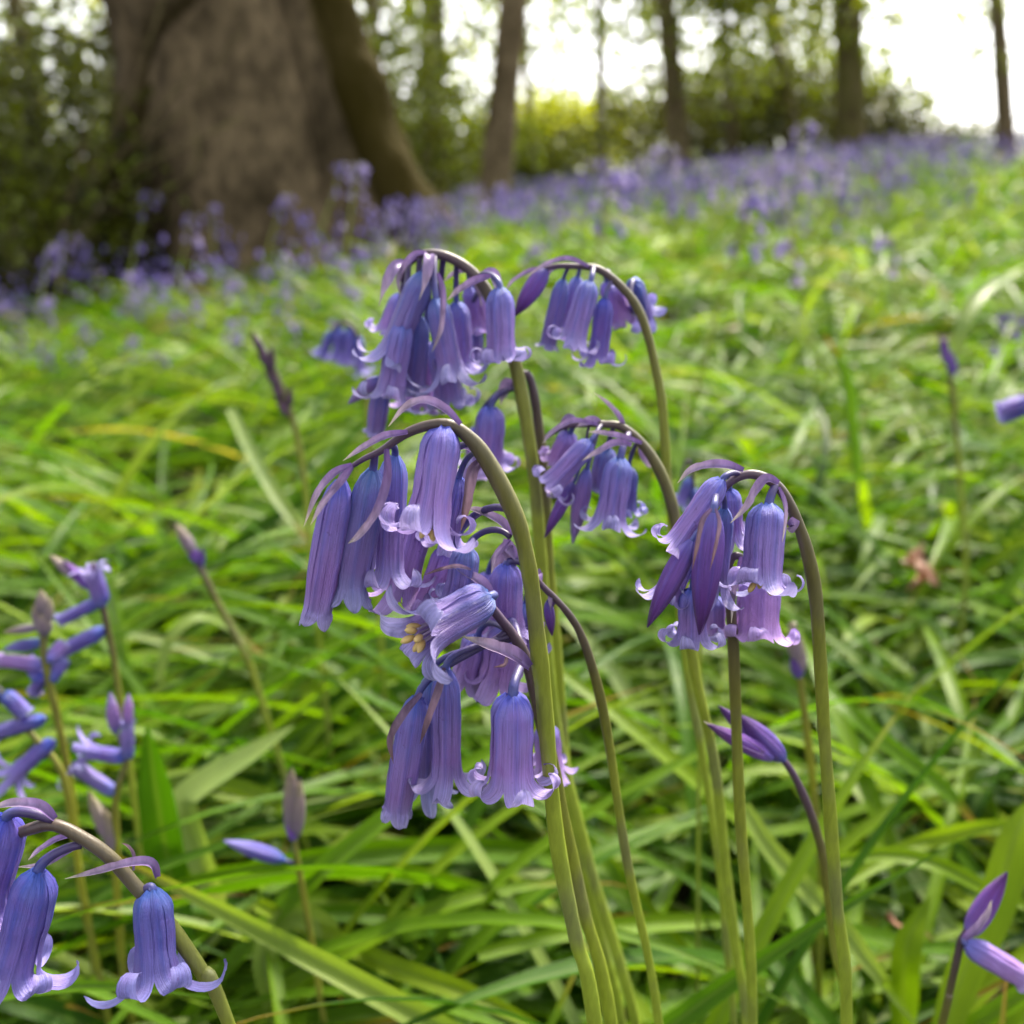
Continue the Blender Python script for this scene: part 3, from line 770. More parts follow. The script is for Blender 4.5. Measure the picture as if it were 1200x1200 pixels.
q.flower((1206, 478), (1172, 492), 14, 'closed', 1, 0.003, 0.003, None, 'petal_blue', 0, ped=False)
q = Plant('dim bluebell left of the top head with dark drooping bells',
    [(388, 392), (396, 380), (408, 380), (418, 392), (426, 420), (430, 470), (434, 540)], 0.40, 8, 0.6, seed=66, group='blurred bluebells out in the leaves')
for b, t, w in (((388, 388), (376, 420), 12), ((398, 384), (394, 424), 13), ((410, 384), (408, 430), 13), ((420, 394), (424, 438), 12)):
    q.flower(b, t, w, 'open', 3.5, 0, 0, None, 'petal_blue', 0)
q = Plant('faint bluebell behind the right head with one thin curled blue bell',
    [(798, 560), (802, 545), (808, 540), (812, 560), (816, 620), (820, 700)], 0.26, 6, 0.6, seed=67, group='blurred bluebells out in the leaves')
q.flower((808, 560), (796, 592), 14, 'open', 4.0, 0, 0, None, 'petal_blue', 0)
q.flower((813, 572), (816, 600), 14, 'open', 4.0, 0, 0, None, 'petal_blue', 0)
#ENDHEROES

# ------------------------------------------------------------------ leaves (ground cover)
def frust(Pt):
    """photo pixel and depth of points (N,3)"""
    d = Pt - np.array(CAM)
    dep = d @ np.array(FW); dep_s = np.where(np.abs(dep) < 1e-6, 1e-6, dep)
    return 600 + 1200 * d[:, 0] / dep_s, 600 - 1200 * (d @ np.array(UP)) / dep_s, dep

def leaf_arrays(base, az, ln, wd, e0, droop, M_, roll, tint, azdrift, zmin=0.008, across=3):
    n = len(base)
    P = np.zeros((n, M_ + 1, 3)); D = np.zeros((n, M_ + 1, 3))
    P[:, 0] = base
    t = np.linspace(0, 1, M_ + 1)
    for k in range(M_ + 1):
        e = e0 - droop * (t[k] ** 1.1)
        e = np.maximum(e, -1.15)
        a = az + azdrift * t[k]
        d = np.stack([np.cos(e) * np.cos(a), np.cos(e) * np.sin(a), np.sin(e)], 1)
        D[:, k] = d
        if k:
            P[:, k] = P[:, k - 1] + 0.5 * (d + D[:, k - 1]) * (ln / M_)[:, None]
    lift = RNG.uniform(0.004, 0.06, n)[:, None] * np.clip(wd / 0.010, .6, 1.2)[:, None]
    gzv = ground(P[..., 0], P[..., 1]) + zmin + lift
    z = P[..., 2]
    k = 0.02
    P[..., 2] = np.where(t[None, :] > 0.12, np.maximum(z, gzv) + k * np.exp(-np.abs(z - gzv) / k) * 0.3, z)
    D[:, 1:-1] = P[:, 2:] - P[:, :-2]; D[:, 0] = P[:, 1] - P[:, 0]; D[:, -1] = P[:, -1] - P[:, -2]
    D /= np.linalg.norm(D, axis=2, keepdims=True) + 1e-9
    S = np.stack([-D[..., 1], D[..., 0], np.zeros_like(D[..., 0])], 2)
    S /= np.linalg.norm(S, axis=2, keepdims=True) + 1e-9
    Nn = np.cross(S, D)
    Nn *= np.where(Nn[..., 2:3] < 0, -1, 1)
    ro = roll[:, None] * (0.3 + t[None, :])
    S2 = S * np.cos(ro)[..., None] + Nn * np.sin(ro)[..., None]
    N2 = np.cross(D, S2)
    prof = (0.55 + 0.45 * np.sin(np.pi * np.clip(t * 0.9 + 0.05, 0, 1))) * np.clip(1 - t ** 5, 0, 1) * np.clip((1 - t) / 0.28, 0, 1) ** 0.55
    hw = wd[:, None] / 2 * prof[None, :]
    qs = np.linspace(-1, 1, across)
    V = np.stack([P + S2 * (hw * q)[..., None] + np.sign(N2[..., 2:3] + 1e-6) * N2 * (hw * 0.42 * (abs(q) ** 1.5))[..., None] for q in qs], 2)
    V = V.reshape(n, -1, 3)
    uv = np.stack(np.meshgrid((qs + 1) / 2, t), -1).reshape(-1, 2)
    i = np.arange((M_ + 1) * across).reshape(M_ + 1, across)
    F0 = np.stack([i[:-1, :-1].ravel(), i[:-1, 1:].ravel(), i[1:, 1:].ravel(), i[1:, :-1].ravel()], 1)
    return V, F0, uv, tint

def join_leaves(parts, name, mat, thick=0):
    Vs = []; Fs = []; Us = []; Ts = []; b = 0
    for V, F0, uv, tint in parts:
        n, k, _ = V.shape
        Vs.append(V.reshape(-1, 3)); Us.append(np.tile(uv, (n, 1))); Ts.append(np.repeat(tint, k))
        Fs.append((F0[None] + (np.arange(n) * k)[:, None, None]).reshape(-1, 4) + b); b += n * k
    return arr_obj(name, np.concatenate(Vs), np.concatenate(Fs), mat, None, np.concatenate(Us), np.concatenate(Ts))

def scatter_leaves(nplant, ylo, yhi, per, M_, wlo, whi, llo, lhi, across=3, power=1.0, margin=1.25, elo=35, ehi=78):
    y = ylo + (yhi - ylo) * RNG.random(nplant) ** power
    x = (RNG.random(nplant) * 2 - 1) * (0.5 * y * margin + 0.30)
    n = nplant * per
    bx = np.repeat(x, per) + RNG.normal(0, 0.012, n); by = np.repeat(y, per) + RNG.normal(0, 0.012, n)
    base = np.stack([bx, by, ground(bx, by) - 0.004], 1)
    pa = np.repeat(RNG.random(nplant) * 6.28, per)
    az = pa + np.tile(np.arange(per), nplant) * (6.28 / per) + RNG.normal(0, 0.5, n)
    # the mat on the left and low is combed sideways
    comb = (RNG.random(n) < np.clip(0.66 - bx * 1.0 / np.maximum(by, .3), 0.25, 0.85))
    fld = 0.15 + 0.45 * np.sin(2.6 * bx + 1.9 * by + .6) + 0.3 * np.sin(6.1 * bx - 4.3 * by)
    sgn = np.sin(5.2 * bx + 7.5 * by + 1.0) + 0.8 * np.sin(11 * bx - 3.7 * by) > -0.2
    az = np.where(comb, np.where(sgn, 0.0, np.pi) + fld + RNG.normal(0, 0.24, n), az)
    ln = RNG.uniform(llo, lhi, n); wd = RNG.uniform(wlo, whi, n)
    e0 = np.radians(RNG.uniform(elo, ehi, n)); droop = RNG.uniform(0.9, 2.5, n)
    tint = np.clip(RNG.beta(2.1, 2.0, n) * 0.9 + 0.10 * np.clip((by - .5) / 3, 0, 1), 0, .88)
    sp = RNG.random(n); tint = np.where(sp < 0.075, RNG.uniform(0.86, 0.95, n), tint); tint = np.where((sp > 0.985) & (np.repeat(y, per) > .8), 1.0, tint)
    return leaf_arrays(base, az, ln, wd, e0, droop, M_, RNG.normal(0, 0.45, n), tint, RNG.normal(0, 0.5, n), across=across)

def keep_clear(part, near=0.205):
    V, F0, uv, tint = part
    n, k, _ = V.shape
    px, py, dep = frust(V.reshape(-1, 3))
    dist = np.linalg.norm(V.reshape(-1, 3) - np.array(CAM), axis=1)
    bad = (dep > 0) & (dep < near) & (px > -250) & (px < 1450) & (py > -250) & (py < 1330) | (dist < 0.1)
    # nothing tall in front of the flowers
    tall = (dep > 0) & (dep < 0.55) & (py < 700 - 420 * (dep - 0.2)) | (dep > 0) & (dep < 0.30) & (py < 830)
    ok = ~((bad | tall).reshape(n, k).any(1))
    return V[ok], F0, uv, tint[ok]

parts = []
parts.append(keep_clear(scatter_leaves(500, 0.16, 0.75, 6, 16, 0.0042, 0.0090, 0.14, 0.30, 5)))
parts.append(keep_clear(scatter_leaves(760, 0.6, 1.7, 6, 12, 0.005, 0.0115, 0.15, 0.32, 3)))
parts.append(scatter_leaves(1500, 1.6, 4.2, 5, 7, 0.007, 0.015, 0.16, 0.34, 3, 0.9, 1.2))
parts.append(scatter_leaves(2200, 4.0, 9.5, 4, 5, 0.010, 0.022, 0.16, 0.34, 3, 0.9, 1.15, 50, 84))
parts.append(scatter_leaves(2200, 9.0, 17, 4, 4, 0.018, 0.034, 0.18, 0.38, 3, 1.0, 1.1, 50, 84))
o = join_leaves(parts, 'leaf_carpet', M['leaf'])
tag(o, 'mat of strap shaped green bluebell leaves covering the woodland floor', 'leaves', kind='stuff')

# prominent single leaves, each a thing of its own
def leaf_thing(label, pts, wpx, tint, roll=0.0, seed=0):
    """pts: (px, py, Y) from base to tip"""
    W = [at(*p) for p in pts]
    P = spline(W, 6); n = len(P)
    w = wpx * mpp(pts[1][1], pts[1][2]) / 2
    rows = []; uvs = []
    for i, p in enumerate(P):
        t = i / (n - 1)
        tg = (P[min(i + 1, n - 1)] - P[max(i - 1, 0)]).normalized()
        vw = Vector((0, -0.55, 0.83)) + Vector((roll, 0, 0))
        sd = tg.cross(vw).normalized(); nm = sd.cross(tg)
        hw = w * (0.6 + 0.4 * math.sin(math.pi * min(1, t * 0.9 + 0.05))) * (min(1, (1 - t) / 0.3) ** 0.6)
        hw = max(hw, w * 0.03)
        rows.append([p + sd * hw * q + nm * hw * 0.4 * abs(q) ** 1.5 - W[0] for q in (-1, -.66, -.33, 0, .33, .66, 1)])
        uvs.append([((q + 1) / 2, t) for q in (-1, -.66, -.33, 0, .33, .66, 1)])
    mb = MB(); mb.grid(rows, uvs, False, tint)
    o = mb.build('bluebell_leaf', M['leaf'], None, W[0])
    return tag(o, label, 'leaf', 'long leaves lying in the foreground')
LV = [
 ('long green leaf running almost level from the bottom left corner towards the front stem', [(-40, 1082, .27), (120, 1045, .28), (300, 1024, .28), (460, 1022, .29), (600, 1060, .28), (690, 1105, .27)], 24, .55),
 ('second long leaf below the level one, shiny and pale on its back', [(300, 1075, .27), (420, 1072, .275), (520, 1082, .28), (640, 1085, .285), (760, 1070, .29)], 22, .40),
 ('broad yellow green leaf slanting down from the lower left to the bottom edge', [(300, 1060, .26), (370, 1092, .26), (450, 1130, .25), (560, 1170, .24), (680, 1230, .23)], 24, .84),
 ('broad bluish leaf folded upright at the left above the deep blue bells', [(255, 1060, .27), (232, 1000, .275), (216, 950, .28), (230, 925, .285), (300, 880, .30), (345, 850, .31)], 34, .92),
 ('dark green upright leaf behind the deep blue bells', [(215, 1120, .26), (200, 1030, .27), (185, 940, .275), (172, 850, .28)], 46, .22),
 ('long pale leaf slanting down right past the foot of the right stem', [(870, 945, .27), (905, 1000, .26), (960, 1060, .25), (1010, 1120, .24), (1080, 1210, .23)], 26, .90),
 ('broad bright leaf standing at the lower right corner edge', [(1100, 1230, .22), (1125, 1150, .23), (1165, 1060, .24), (1190, 980, .25), (1215, 930, .26)], 44, .78),
 ('broad pale green leaf standing in the lower right beside the small bud stem', [(1055, 1230, .24), (1058, 1170, .245), (1062, 1110, .25), (1090, 1050, .26)], 34, .70),
 ('thin leaf arching left from the right edge above the small bud stem', [(1240, 985, .29), (1170, 970, .29), (1090, 985, .30), (1030, 1012, .29), (960, 1060, .27)], 20, .76),
 ('long dark leaf crossing behind the right stem, pointing down to the right', [(960, 800, .36), (1000, 840, .34), (1060, 890, .33), (1110, 930, .32), (1150, 975, .31)], 22, .45),
 ('long leaf sweeping right from the right stem to the edge', [(980, 1010, .27), (1040, 1002, .27), (1100, 1015, .265), (1160, 1045, .26), (1230, 1075, .25)], 20, .66),
 ('yellow tipped leaf lying level right of the front stem bases', [(560, 1120, .25), (660, 1095, .26), (740, 1085, .27), (830, 1080, .28), (900, 1085, .285)], 22, .62),
 ('bright leaf curving over at the bottom left beside the blue bells', [(330, 1210, .24), (310, 1120, .25), (345, 1075, .26), (390, 1100, .26), (400, 1180, .25)], 30, .88),
 ('pale arching leaf on the left below the pale tipped bud spike', [(186, 800, .38), (200, 750, .39), (230, 725, .4), (270, 735, .41), (310, 770, .40)], 16, .91),
 ('pale straight leaf slanting down left of the front bells', [(270, 480, .6), (300, 540, .55), (330, 590, .52), (365, 640, .5)], 16, .93),
 ('tall dark green leaf blade standing right of the top arching stem', [(1005, 560, .55), (998, 500, .56), (990, 440, .57), (965, 390, .58)], 15, .40),
 ('pale curling leaf on the far right above the rest', [(1120, 420, .75), (1130, 375, .77), (1155, 340, .8), (1190, 320, .84)], 18, .92),
]
for k, (lb, pts, w, ti) in enumerate(LV):
    leaf_thing(lb, pts, w, ti, seed=k)

# brown dead leaf caught in the carpet
def dead_leaf(label, px, py, Y, size, seed):
    rnd = random.Random(seed); c = at(px, py, Y); mb = MB(); n = 13
    rows = []; uvs = []
    for i in range(n):
        t = i / (n - 1); hw = size * 0.42 * math.sin(math.pi * min(.97, t + .04)) ** 0.7 * (1 + 0.18 * math.sin(i * 2.4))
        row = []
        for j in range(9):
            q = -1 + j / 4
            z = 0.25 * size * (q * q) * math.sin(2 + 4 * t) + size * 0.10 * math.sin(7 * t + 3 * q) + size * .25 * t
            row.append(((t - .5) * size * 0.8 + q * 0.1 * size, q * hw * 0.6, z + 0.35 * hw * q))
        rows.append(row); uvs.append([(j / 8, t) for j in range(9)])
    mb.grid(rows, uvs)
    mb.tube([(-size * .4, 0, 0), (-size * .6, 0, .02 * size), (-size * .8, size * .1, -.1 * size)], [size * .02] * 3, 6)
    o = mb.build('dead_leaf', M['dead'], None, c); o.rotation_euler = (rnd.uniform(-.3, .6), rnd.uniform(-.5, .5), rnd.uniform(0, 3))
    return tag(o, label, 'leaf')
dead_leaf('curled red brown dead leaf lying among green leaves at the right', 1078, 668, .52, .036, 3)
dead_leaf('small brown dead leaf low at the right edge near the lilac bell', 1172, 1172, .26, .03, 9)
dead_leaf('small orange scrap of dead leaf between green blades at the lower right', 1060, 1088, .27, .012, 5)

# ------------------------------------------------------------------ bluebells in the distance
def bell_plant_mesh(name, rnd, nb, hgt, lean, tintc):
    st = MB(); 
    tip = Vector((lean * hgt * 0.22, 0, hgt))
    path = spline([(0, 0, -0.01), (lean * hgt * 0.08, 0, hgt * 0.5), (lean * hgt * 0.2, 0, hgt * 0.85), tip, tip + Vector((lean * 0.03, 0, -0.004))], 3)
    st.tube(path, [0.002 - 0.0011 * i / len(path) for i in range(len(path))], 6, [max(0, 1 - i / len(path)) for i in range(len(path))])
    nstem = len(st.f)
    for k in range(nb):
        f = 0.48 + 0.52 * (k + 0.5) / nb
        c = path[min(len(path) - 1, int(f * (len(path) - 1)))]
        a = rnd.uniform(0, 6.28)
        o_ = c + Vector((math.cos(a) * 0.009 + lean * 0.007, math.sin(a) * 0.009, 0.004))
        d = Vector((math.cos(a) * 0.45 + lean * 0.2, math.sin(a) * 0.45, -0.75)).normalized()
        ln = rnd.uniform(0.011, 0.016); r = 0.0027
        m3 = z_to(d)
        rows = []; uvs = []
        for t, rr in ((0, .3), (.12, .9), (.5, 1.0), (.78, 1.1), (.95, 1.8), (.88, 2.2)):
            rows.append([o_ + m3 @ Vector((r * rr * (1 + (.25 if q % 2 else -.1) * (t > .7)) * math.cos(q * math.pi / 6), r * rr * math.sin(q * math.pi / 6), ln * t)) for q in range(12)])
            uvs.append([(q / 12, t) for q in range(12)])
        st.grid(rows, uvs, True, min(1, max(0, tintc + rnd.uniform(-.22, .22))))
        st.tube([c, (c + o_) / 2 + Vector((0, 0, .003)), o_], [.0006] * 3, 4)
    me_o = st.build(name, M['stem'])
    me_o.data.materials.append(M['far_bell'])
    # bells use the petal material, stem and stalks stay green
    idx = np.zeros(len(me_o.data.polygons), np.int32)
    per = 12 * 5 + 4 * 2 + 2
    for k in range(nb):
        s0 = nstem + k * per; idx[s0:s0 + 60] = 1
    me_o.data.polygons.foreach_set('material_index', idx)
    return me_o

variants = []
vr = random.Random(5)
for nb, h, ln, tc_, words in ((7, .27, 1, .35, 'deep violet, nodding right'), (6, .24, -1, .5, 'violet, nodding left'), (9, .29, .4, .62, 'tall and pale lilac'), (5, .20, -.5, .3, 'short and dark blue'), (8, .26, -1, .75, 'pale lilac, nodding left'), (7, .23, .7, .5, 'violet with crowded bells')):
    variants.append((bell_plant_mesh('bluebell', vr, nb, h, ln, tc_), words))
first_used = [False] * len(variants)
def place_bell(x, y, where, group, sc=1.0, vi=None, look=True):
    vi = vr.randrange(len(variants)) if vi is None else vi
    src, words = variants[vi]
    if first_used[vi]:
        o = src.copy(); col.objects.link(o)
    else:
        o = src; first_used[vi] = True
    o.location = (x, y, gz(x, y)); o.rotation_euler = (vr.uniform(-.12, .12), vr.uniform(-.12, .12), vr.uniform(-.5, .5))
    s = sc * vr.uniform(.88, 1.12); o.scale = (s, s, s)
    tag(o, 'blurred bluebell, %s, %s' % (words, where), 'flower', group)
    return o
# single ones out in the leaves
for px, py, Y, where in ((983, 316, 1.15, 'alone in the green right of the arching heads'), (800, 330, 1.0, 'right of the top arch, over bright leaves'), (1080, 300, 1.3, 'over leaves near the right edge'), (935, 262, 1.6, 'under the lilac drift right of centre'),
                  (745, 245, 1.7, 'above the top right head'), (660, 280, 1.1, 'just above the gap between the two top heads'), (575, 262, 1.5, 'above the topmost head'), (1100, 395, .95, 'above the thin single bud'), (390, 210, 2.4, 'in front of the right root of the big trunk')):
    p = at(px, py, Y); h = p.z - gz(p.x, p.y)
    vi = vr.randrange(len(variants))
    place_bell(p.x, p.y, where, 'single bluebells out in the leaves', max(.45, min(1.35, (h + .02) / .25)), vi)
for px, py, Y in ((290, 238, 3.2), (347, 232, 3.0), (352, 280, 2.4), (250, 268, 3.3), (432, 245, 2.9), (470, 262, 2.8), (130, 205, 3.4), (20, 305, 2.4), (45, 290, 2.6), (195, 280, 2.9), (505, 262, 2.6), (530, 272, 2.4), (575, 205, 3.2), (590, 215, 3.0), (612, 258, 2.3)):
    p = at(px, py, Y); h = p.z - gz(p.x, p.y)
    place_bell(p.x, p.y, 'standing up before the big trunk' if px < 480 else 'standing right of the big trunk', 'taller bluebells by the big trunk', max(.5, min(1.7, (h + .02) / .25)), [0, 2, 5][vr.randrange(3)])
for k in range(48):        # the near edge of the drift on the left
    px = vr.uniform(-80, 430); Y = vr.uniform(1.35, 2.3)
    place_bell((px - 600) / 1200 * Y, Y, 'in the drift at the left edge' if px < 150 else 'at the near edge of the left drift', 'bluebells in the left drift', vr.uniform(.55, .85), (0, 1, 3, 5, 2)[vr.randrange(5)])
for k in range(52):        # round the foot of the big trunk
    px = vr.uniform(-60, 520); Y = vr.uniform(2.0, 3.7)
    x = (px - 600) / 1200 * Y * 1.0; y = Y
    where = 'left of the big trunk' if px < 140 else ('before the foot of the big trunk' if px < 400 else 'by the mossy right root')
    place_bell(x, y, where, 'bluebells round the big trunk', vr.uniform(.6, .95), (0, 1, 3, 3, 5)[vr.randrange(5)])
for k in range(100):       # the drift across the middle
    px = vr.uniform(480, 1080); Y = 2.1 + 4.2 * vr.random() ** 0.9
    x = (px - 600) / 1200 * Y; y = Y
    where = 'in the drift left of centre' if px < 680 else ('in the middle of the drift' if px < 880 else 'at the right of the drift')
    place_bell(x, y, where, 'bluebells in the drift across the middle')
for k in range(46):        # paler ones standing up nearer, right of the middle
    px = vr.gauss(915, 75); Y = vr.uniform(1.9, 3.4)
    p = at(px, vr.gauss(225, 24), Y); h = p.z - gz(p.x, p.y)
    place_bell(p.x, p.y, 'in the pale knot at the right of the drift', 'pale bluebells right of the middle', max(.5, min(1.25, (h + .02) / .25)), [2, 4, 4, 5][vr.randrange(4)])
for k in range(44):
    px = vr.uniform(980, 1260); Y = 2.2 + 4 * vr.random()
    place_bell((px - 600) / 1200 * Y, Y, 'on the slope at the right edge', 'bluebells on the right slope')
# the far carpet of bluebells: nobody could count it
def far_carpet():
    n = 5200
    y = 5.5 + 11.5 * RNG.random(n) ** 0.85
    x = (RNG.random(n) * 2 - 1) * 0.62 * y
    keep = (x / y > -0.16) | (RNG.random(n) < 0.35)
    x, y = x[keep], y[keep]
    y2 = RNG.uniform(2.3, 5.6, 420); x2 = -y2 * RNG.uniform(.06, .62, 420)     # small ones among those at the left
    k2 = ((x2 + .95) / .42) ** 2 + ((y2 - 4.1) / .42) ** 2 > 1
    y3 = RNG.uniform(3.2, 6, 330); x3 = y3 * RNG.uniform(-.10, .42, 330)
    x = np.concatenate([x, x2[k2], x3]); y = np.concatenate([y, y2[k2], y3]); n = len(x)
    nb = 5
    pf = np.sin(x * 2.1 + 1.2 * np.sin(y * .9)) + .8 * np.sin(y * 1.7 + x * 1.1 + 2) + .7 * np.sin(x * 5.3 - y * 2.9)
    kp = (pf > RNG.normal(-.35, .5, n)) | (y > 11)
    x, y = x[kp], y[kp]; n = len(x)
    h = RNG.uniform(.16, .30, n)
    cx = np.repeat(x, nb) + RNG.normal(0, .02, n * nb); cy = np.repeat(y, nb) + RNG.normal(0, .02, n * nb)
    cz = np.repeat(ground(x, y) + h, nb) - RNG.uniform(0, .09, n * nb)
    s = RNG.uniform(.006, .0105, n * nb)
    base = np.stack([cx, cy, cz], 1)
    ang = np.array([0, 2.1, 4.2])
    top = base[:, None, :] + np.stack([np.cos(ang)[None] * s[:, None] * .6, np.sin(ang)[None] * s[:, None] * .6, np.broadcast_to(s[:, None], (len(s), 3))], 2)
    bot = base[:, None, :] + np.stack([np.cos(ang)[None] * s[:, None] * 1.1, np.sin(ang)[None] * s[:, None] * 1.1, np.broadcast_to(-s[:, None], (len(s), 3))], 2)
    V = np.concatenate([top, bot], 1).reshape(-1, 3)
    F0 = np.array([[0, 1, 4, 3], [1, 2, 5, 4], [2, 0, 3, 5]])
    F = (F0[None] + (np.arange(len(s)) * 6)[:, None, None]).reshape(-1, 4)
    T = np.repeat(np.clip(RNG.normal(.34, .26, len(s)), 0, 1), 6)
    o = arr_obj('bluebell_carpet', V, F, M['far_bell'], None, np.zeros((len(V), 2)), T)
    tag(o, 'far carpet of bluebells under the trees, a violet haze', 'flowers', kind='stuff')
far_carpet()

# ------------------------------------------------------------------ trees
def leaf_cloud(cent, size, tint):
    n = len(cent)
    a = RNG.normal(size=(n, 3)); a /= np.linalg.norm(a, axis=1, keepdims=True)
    b = RNG.normal(size=(n, 3)); b[:, 2] -= 0.4; b -= a * (a * b).sum(1, keepdims=True); b /= np.linalg.norm(b, axis=1, keepdims=True)
    c = np.cross(a, b)
    s = size[:, None]
    V = np.stack([cent - a * s, cent - b * s * .52 + c * s * .12, cent + a * s, cent + b * s * .52 + c * s * .12], 1).reshape(-1, 3)
    F = np.arange(n * 4).reshape(n, 4)
    return V, F, np.repeat(tint, 4)

def clumps(center, rad, ncl, per, cl_r):
    """leaf positions: clumps spread through an ellipsoid"""
    d = RNG.normal(size=(ncl, 3)); d /= np.linalg.norm(d, axis=1, keepdims=True)
    c = np.array(center) + d * (RNG.random((ncl, 1)) ** 0.45) * np.array(rad)
    return (np.repeat(c, per, 0) + RNG.normal(size=(ncl * per, 3)) * cl_r * np.array([1.25, 1.25, .7])), c

def trunk_mb(mb, pts, r0, r1, n=12, wob=0.04, moss=0.3, flare=0.0):
    P = spline(pts, 7); m = len(P)
    rad = [(r0 + (r1 - r0) * (i / (m - 1))) * (1 + wob * math.sin(i * 1.7) + flare * math.exp(-i / 2.2)) for i in range(m)]
    mb.tube(P, rad, n, None, True, moss)
    return P

def tree(name, label, base_px, Y, wpx, top, height, crown, group=None, moss=0.3, cat='tree', leaf=None, limbs=5, mat='slim_bark', forks=()):
    """base_px: column of the foot; top: column (px) at the top of the photo, so the trunk leans that way"""
    x0 = (base_px - 600) / 1200 * Y; z0 = gz(x0, Y)
    a = at(top, 0, Y); slope = (a.x - x0) / max(0.4, a.z - z0)
    root = empty(name, (x0, Y, z0)); tag(root, label, cat, group)
    r = wpx * mpp(100, Y) / 2
    mb = MB(); rnd = random.Random(int(base_px * 7 + Y * 100))
    pts = [(0, 0, -0.15)]
    for k in range(1, 7):
        z = height * k / 6
        pts.append((slope * min(z, 2.2) + slope * 0.3 * max(0, z - 2.2) + rnd.uniform(-.06, .06) * r * 8, rnd.uniform(-.05, .05) * r * 8, z))
    P = trunk_mb(mb, pts, r, r * 0.45, 12, .05, moss, .5)
    for k in range(limbs):
        f = rnd.uniform(.35, .95); p = P[int(f * (len(P) - 1))]; an = rnd.uniform(0, 6.28); ll = height * rnd.uniform(.12, .28)
        d = Vector((math.cos(an), math.sin(an), rnd.uniform(.2, .9)))
        trunk_mb(mb, [p, p + d * ll * .4 + Vector((0, 0, .05)), p + d * ll + Vector((0, 0, .12 * ll))], r * .3, r * .07, 7, .03, moss)
    for fk in forks:
        trunk_mb(mb, [Vector(q) for q in fk], r * .55, r * .3, 8, .05, moss)
    mb.build('trunk', M[mat], root)
    if crown:
        Cs = []; Ts = []; Ss = []
        for cen, rad, ncl, per, clr, sz, tl, th in crown:
            pts_, _ = clumps(cen, rad, ncl, per, clr)
            Cs.append(pts_); Ss.append(RNG.uniform(sz * .65, sz * 1.25, len(pts_)))
            Ts.append(np.clip(np.repeat(RNG.uniform(tl, th, ncl), per) + RNG.normal(0, .09, len(pts_)), 0, 1))
        Cc = np.concatenate(Cs)
        zz = Cc[:, 2] > 0.12
        V, Fq, T = leaf_cloud(Cc[zz], np.concatenate(Ss)[zz], np.concatenate(Ts)[zz])
        arr_obj('crown', V, Fq, M['tree_leaf'], root, None, T, smooth=False)
    return root

